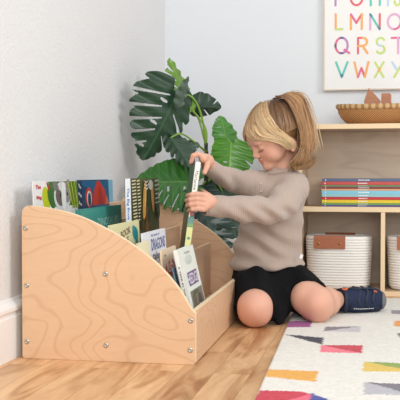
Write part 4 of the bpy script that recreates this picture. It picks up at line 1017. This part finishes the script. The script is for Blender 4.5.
# hair: a close cap plus combed strands
M_hair = mat('blond_hair', (196, 158, 112), .42, .45, vcol='tint')
cap = Field(HC-V(.14, .14, .14), HC+V(.14, .14, .14), .0022)
CP = lambda c, r, k, mode='add': cap.ell(hl(*c), np.array(r)*HS, k, HM, mode)
CP((-.012, 0, .013), (.0925, .0775, .0845), .0); CP((.038, 0, .020), (.0495, .0615, .050), .02)
cap.plane(hl(.083, 0, .034), HM@V(.75, 0, -.66), .002) 
cap.plane(hl(.012, 0, -.030), HM@V(.80, 0, -.60), .002)
cap.plane(hl(-.02, 0, -.055), HM@V(.1, 0, -1), .002)
CP((EAR[0], .085, EAR[2]), (.022, .03, .026), .002, 'cut'); 
P_, f_ = cap.mesh(2); col = np.tile(np.array(lin((150, 112, 74))), (len(P_), 1)); hair = child_np('hair', P_, f_, M_hair, col=col)
c_hi, c_mid, c_dk = np.array(lin((232, 204, 160)))[:3], np.array(lin((188, 146, 104)))[:3], np.array(lin((116, 82, 60)))[:3]
sv, sf, scs = [], [], []
def scalp_push(p, r=.0):
    """keep strand points outside the skull cap"""
    q_ = (p-V(-.012, 0, .013))/V(.0935+r, .0785+r, .0855+r); n_ = np.linalg.norm(q_)
    if n_ < 1: p = V(-.012, 0, .013)+q_/n_*V(.0935+r, .0785+r, .0855+r)
    q_ = (p-V(.038, 0, .018))/V(.0505+r, .0625+r, .053+r); n_ = np.linalg.norm(q_)
    if n_ < 1: p = V(.038, 0, .018)+q_/n_*V(.0505+r, .0625+r, .053+r)
    return p
def strand(ctrl, r, cols, n=15, lift=0.0):
    pts = catmull(ctrl, 60); pts = pts[np.linspace(0, 59*random.uniform(.84, 1), n).astype(int)]; pts = np.array([scalp_push(p, lift) for p in pts])
    W_ = np.array([hl(*p) for p in pts]); T = np.gradient(W_, axis=0); T /= np.linalg.norm(T, axis=1)[:, None]+1e-12
    a = np.cross(T, hu+.01); a /= np.linalg.norm(a, axis=1)[:, None]+1e-9; b = np.cross(T, a); base_ = len(sv)*0+sum(map(len, sv))
    rr = r*np.concatenate([np.linspace(.6, 1, 4), np.ones(n-8), np.linspace(1, .25, 4)])
    ring = np.stack([W_+rr[:, None]*(a*math.cos(t)+b*math.sin(t)) for t in (0, 2*PI/3, 4*PI/3)], 1).reshape(-1, 3)
    sv.append(ring); sf.extend([(base_+i*3+k, base_+i*3+(k+1) % 3, base_+(i+1)*3+(k+1) % 3, base_+(i+1)*3+k) for i in range(n-1) for k in range(3)])
    tt = np.linspace(0, 1, n)[:, None]; cc = cols[0]*(1-tt)+cols[1]*tt; cc = np.repeat(cc, 3, axis=0); scs.append(np.hstack([cc, np.ones((len(cc), 1))]))
def lerp_guides(G, t):
    x = t*(len(G)-1); i = min(int(x), len(G)-2); return np.asarray(G[i])*(1-(x-i))+np.asarray(G[i+1])*(x-i)
def lock(G, n, r=.0011, jit=.003, c0=c_mid, c1=c_hi, lift=.0, cj=.17, hi_p=.3):
    for _ in range(n):
        t = random.random(); g = lerp_guides(G, t).copy(); j = rng.normal(0, jit, 3); w_ = np.linspace(.2, 1, len(g))[:, None]
        g = g + j*w_; ph_ = random.uniform(0, 6.28); wv = np.sin(np.linspace(0, 5.5, len(g))+ph_)[:, None]*w_; g = g + wv*rng.normal(0, jit*.55, 3); v_ = random.uniform(1-cj*1.6, 1+cj); a, b = (c0, c1) if random.random() > hi_p else (c1*.9, c1)
        if random.random() < .17: a = a*.55; b = b*.65
        strand(g, r*random.uniform(.7, 1.3), (a*v_, b*v_), lift=lift+abs(rng.normal(0, .0016)))
for S_ in (1, -1):
    # fringe: from the parting forwards and down the temple to the ear
    G = [[(.046, -.012*S_, .066), (.086, .002*S_, .044), (.088, .032*S_, .018), (.058, .066*S_, -.002), (.030, .079*S_, -.030), (.016, .080*S_, -.062)],
         [(.040, .004*S_, .072), (.080, .026*S_, .046), (.080, .048*S_, .016), (.046, .072*S_, -.002), (.024, .079*S_, -.030), (.010, .080*S_, -.066)],
         [(.030, .006*S_, .080), (.066, .032*S_, .055), (.072, .056*S_, .018), (.042, .074*S_, -.004), (.016, .081*S_, -.032), (-.002, .080*S_, -.068)],
         [(.015, .008*S_, .088), (.050, .040*S_, .060), (.054, .064*S_, .022), (.030, .077*S_, -.008), (.008, .082*S_, -.040), (-.006, .078*S_, -.074)],
         [(-.005, .012*S_, .094), (.028, .048*S_, .062), (.032, .070*S_, .022), (.016, .080*S_, -.010), (.000, .083*S_, -.042), (-.012, .076*S_, -.080)],
         [(-.022, .016*S_, .097), (.004, .052*S_, .064), (.010, .073*S_, .022), (.002, .081*S_, -.008), (-.008, .082*S_, -.034), (-.022, .074*S_, -.080)]]
    lock(G, 760 if S_ > 0 else 260, .00115, .0022, c_mid*1.08, c_hi, lift=.001, hi_p=.45)
    # the hair drawn up from above the ear into the tie
    G = [[(.024, .076*S_, .000), (.020, .072*S_, .036), (-.002, .050*S_, .076), (-.040, .020*S_, .096)],
         [(.014, .080*S_, -.006), (.008, .076*S_, .030), (-.014, .056*S_, .070), (-.044, .021*S_, .094)],
         [(.004, .080*S_, -.010), (-.006, .080*S_, .020), (-.026, .062*S_, .062), (-.046, .022*S_, .092)],
         [(-.020, .082*S_, -.012), (-.034, .078*S_, .020), (-.048, .058*S_, .056), (-.054, .018*S_, .088)],
         [(-.066, .068*S_, -.006), (-.080, .054*S_, .024), (-.084, .034*S_, .050), (-.068, .012*S_, .082)],
         [(-.084, .050*S_, .004), (-.094, .040*S_, .028), (-.092, .020*S_, .054), (-.074, .006*S_, .080)]]
    G = G[:4]+[[(-.044, .078*S_, -.016), (-.060, .068*S_, .018), (-.068, .048*S_, .046), (-.060, .016*S_, .084)]]+G[4:]
    lock(G, 620 if S_ > 0 else 300, .0011, .0018, c_mid*.72, c_dk*.95, lift=.0005, hi_p=.04)
for m_ in (1, -1):
    # the loose hair below the tie, hanging behind the ear and curling at the nape
    G = [[il(301, 136, 2.625, m_), il(301, 148, 2.62, m_), il(296, 157, 2.615, m_), il(291, 163, 2.62, m_), il(293, 168, 2.625, m_), il(298, 165, 2.63, m_)],
         [il(301, 130, 2.63, m_), il(304, 146, 2.625, m_), il(301, 157, 2.62, m_), il(297, 164, 2.63, m_), il(301, 168, 2.64, m_), il(306, 162, 2.64, m_)],
         [il(297, 124, 2.64, m_), il(305, 144, 2.63, m_), il(306, 156, 2.64, m_), il(303, 165, 2.65, m_), il(308, 167, 2.66, m_), il(312, 160, 2.66, m_)],
         [il(299, 116, 2.67, m_), il(309, 142, 2.665, m_), il(310, 155, 2.67, m_), il(309, 163, 2.675, m_), il(314, 162, 2.68, m_), il(316, 155, 2.68, m_)]]
    lock(G, 420, .0012, .0038, c_mid*.80, c_mid*.95, lift=.001, hi_p=.15)
for m_ in (1, -1):
    # darker underlayer between ear and nape
    G = [[il(297, 128, 2.64, m_), il(298, 143, 2.645, m_), il(296, 154, 2.645, m_), il(291, 161, 2.64, m_), il(292, 166, 2.64, m_), il(296, 163, 2.645, m_)],
         [il(300, 126, 2.655, m_), il(303, 143, 2.66, m_), il(302, 155, 2.66, m_), il(298, 163, 2.66, m_), il(301, 167, 2.66, m_), il(305, 161, 2.66, m_)],
         [il(301, 124, 2.68, m_), il(307, 143, 2.68, m_), il(307, 155, 2.68, m_), il(304, 162, 2.68, m_), il(307, 166, 2.68, m_), il(311, 159, 2.68, m_)]]
    lock(G, 300, .0013, .0030, c_dk*1.25, c_mid*.85, lift=.0005, hi_p=.05)
# the tied tuft: up and over, falling behind
G = [[il(279, 98.5, 2.655), il(286, 95.5, 2.645), (il(295, 103, 2.625)), il(301, 120, 2.62), il(304, 136, 2.62), il(304, 150, 2.62)],
     [il(279.5, 98, 2.665), il(288, 94, 2.65), (il(299, 100, 2.635)), il(306, 120, 2.63), il(309, 140, 2.625), il(308, 155, 2.625)],
     [il(280, 97.5, 2.68), il(289, 93, 2.67), (il(302, 98, 2.66)), il(309, 120, 2.655), il(312, 140, 2.65), il(314, 153, 2.65)],
     [il(280, 97.5, 2.69), il(289, 93.5, 2.69), (il(302, 99, 2.70)), il(309, 120, 2.70), il(312, 140, 2.70), il(314, 148, 2.70)],
     [il(280, 98, 2.70), il(289, 94, 2.72), (il(300, 103, 2.74)), il(307, 122, 2.75), il(310, 140, 2.75), il(309, 152, 2.75)]]
lock(G, 900, .0012, .0036, c_mid*.92, c_mid*1.15, lift=.001, hi_p=.28)
G = [[il(275, 96, 2.65), il(283, 97, 2.635), il(291, 106, 2.625), il(297, 119, 2.62), il(301, 133, 2.62), il(302, 147, 2.62)], G[0]]
lock(G, 300, .0012, .003, c_dk*1.2, c_mid*1.1, lift=.001, hi_p=.2)
# stray hairs
for _ in range(60):
    t_ = random.random(); G_ = np.array([il(280, 98, 2.68), il(290, 93, 2.67), il(303, 98, 2.66), il(311, 120, 2.655), il(315, 140, 2.65), il(318, 154, 2.65)])
    strand(G_ + rng.normal(0, .006, 3)*np.linspace(.1, 1.2, 6)[:, None] + V(0, .03, 0)*random.uniform(-1, 1), .0006, (c_mid, c_hi), lift=.002)
HV = np.vstack(sv); me_f = np.array(sf); ho = child_np('hair_strands', HV, me_f, M_hair, col=np.vstack(scs)); ho.parent = hair
q = MB(); q.tube([hl(-.054+.007*math.cos(2*PI*k/20)-.008, .000+.010*math.sin(2*PI*k/20), .088+.003*math.cos(2*PI*k/20)) for k in range(21)], .0028, 6, cap=False); sub_build(q, 'hair_tie', mat('dark_elastic', (60, 52, 50), .7), hair)
# lashes and brows
M_lash = mat('lash_brown', (96, 62, 44), .7); M_brow = mat('brow_blond', (186, 140, 104), .8)
for sy in (1, -1):
    q = MB(); q.tube(catmull([hl(.0815, sy*.016, -.0275), hl(.0855, sy*.024, -.0290), hl(.0825, sy*.033, -.0290), hl(.0720, sy*.042, -.0245)], 10), [.0005, .0008, .001, .0011, .0012, .0012, .0012, .0011, .0009, .0005], 6); sub_build(q, 'eyelashes', M_lash, person)
    q = MB(); q.tube(catmull([hl(.0885, sy*.014, -.0005), hl(.0865, sy*.026, .0035), hl(.0740, sy*.040, .0020)], 10), [.0008, .0014, .0016, .0018, .0018, .0017, .0015, .0012, .001, .0005], 6, flat=.5); sub_build(q, 'eyebrow', M_brow, person)

# the held book: spine towards the camera
hb_len = np.linalg.norm(BT_-BB_); bth = .0165
hb = thing('book', BB_ + bn*.1, 'tall slim green book held upright by the child over the bin', 'book')
o = BB_ - bw*bth/2
q = MB(); q.obox(o, bw*bth, bn*.0016, bup*hb_len, 1)
q.obox(o, bw*.0016, bn*.205, bup*hb_len, 0); q.obox(o+bw*(bth-.0016), bw*.0016, bn*.205, bup*hb_len, 0)
q.build('cover', [cmat((62, 92, 66)), cmat((238, 236, 224))], hb)
q = MB(); q.obox(o+bw*.0017+bn*.0017+bup*.003, bw*(bth-.0034), bn*.200, bup*(hb_len-.006)); q.build('pages', M_page, hb)
q = MB(); cols_ = [(38, 32, 44), (92, 138, 128), (190, 70, 54), (214, 216, 146), (60, 84, 90), (120, 160, 90)]
def sband(a, b, ci, lift=.0003, x0=.02, x1=.98):
    q.add([o+bw*bth*x0+bup*hb_len*a-bn*lift, o+bw*bth*x1+bup*hb_len*a-bn*lift, o+bw*bth*x1+bup*hb_len*b-bn*lift, o+bw*bth*x0+bup*hb_len*b-bn*lift], [(0, 1, 2, 3)], ci)
sband(.0, .29, 3); sband(.29, .40, 1); sband(.40, .50, 4, x0=.3); sband(.42, .47, 2, .0005, .2, .8); sband(.30, .33, 5, .0005)
put_text(q, 'Marianne', o+bw*bth*.5+bup*hb_len*.80, -bup, bw, -bn, w=.052, h=.0085, mi=0, bold=0, lift=.0004)
q.add([o+bw*bth*.5+bup*hb_len*.17-bn*.0006+bw*.004*math.cos(t)+bup*.004*math.sin(t) for t in np.linspace(0, 2*PI, 16)[:-1]], [tuple(range(15))], 1)
q.build('spine_art', [cmat(c) for c in cols_], hb)
# ================================================================== LIGHT
w = bpy.data.worlds.new('world'); SC.world = w; w.use_nodes = True
bg = w.node_tree.nodes['Background']; bg.inputs['Color'].default_value = (.95, .975, 1, 1); bg.inputs['Strength'].default_value = .72
def area(name, loc, target, size, power, col=(1, 1, 1), sy=None):
    l = bpy.data.lights.new(name, 'AREA'); l.energy = power; l.size = size; l.color = col
    if sy: l.shape = 'RECTANGLE'; l.size_y = sy
    o = bpy.data.objects.new(name, l); COL.objects.link(o); o.location = loc
    d = Vector(target)-Vector(loc); o.rotation_euler = d.to_track_quat('-Z', 'Y').to_euler(); return o
area('window_light', (2.1, 1.5, 1.75), (-.4, 2.6, .4), 1.0, 40, (1, .995, .985))
area('ceiling_bounce', (-.1, .6, 2.6), (-.3, 2.7, .3), 1.4, 20, (1, .99, .97))
area('front_fill', (.35, -.9, 1.15), (-.2, 2.8, .35), 1.5, 46, (1, .995, .985))  # fill lamp added on the camera side to brighten the shelf interior
SC.view_settings.view_transform = 'Standard'; SC.view_settings.look = 'None'; SC.view_settings.gamma = 1; SC.view_settings.use_curve_mapping = False
SC.view_settings.exposure = -0.27
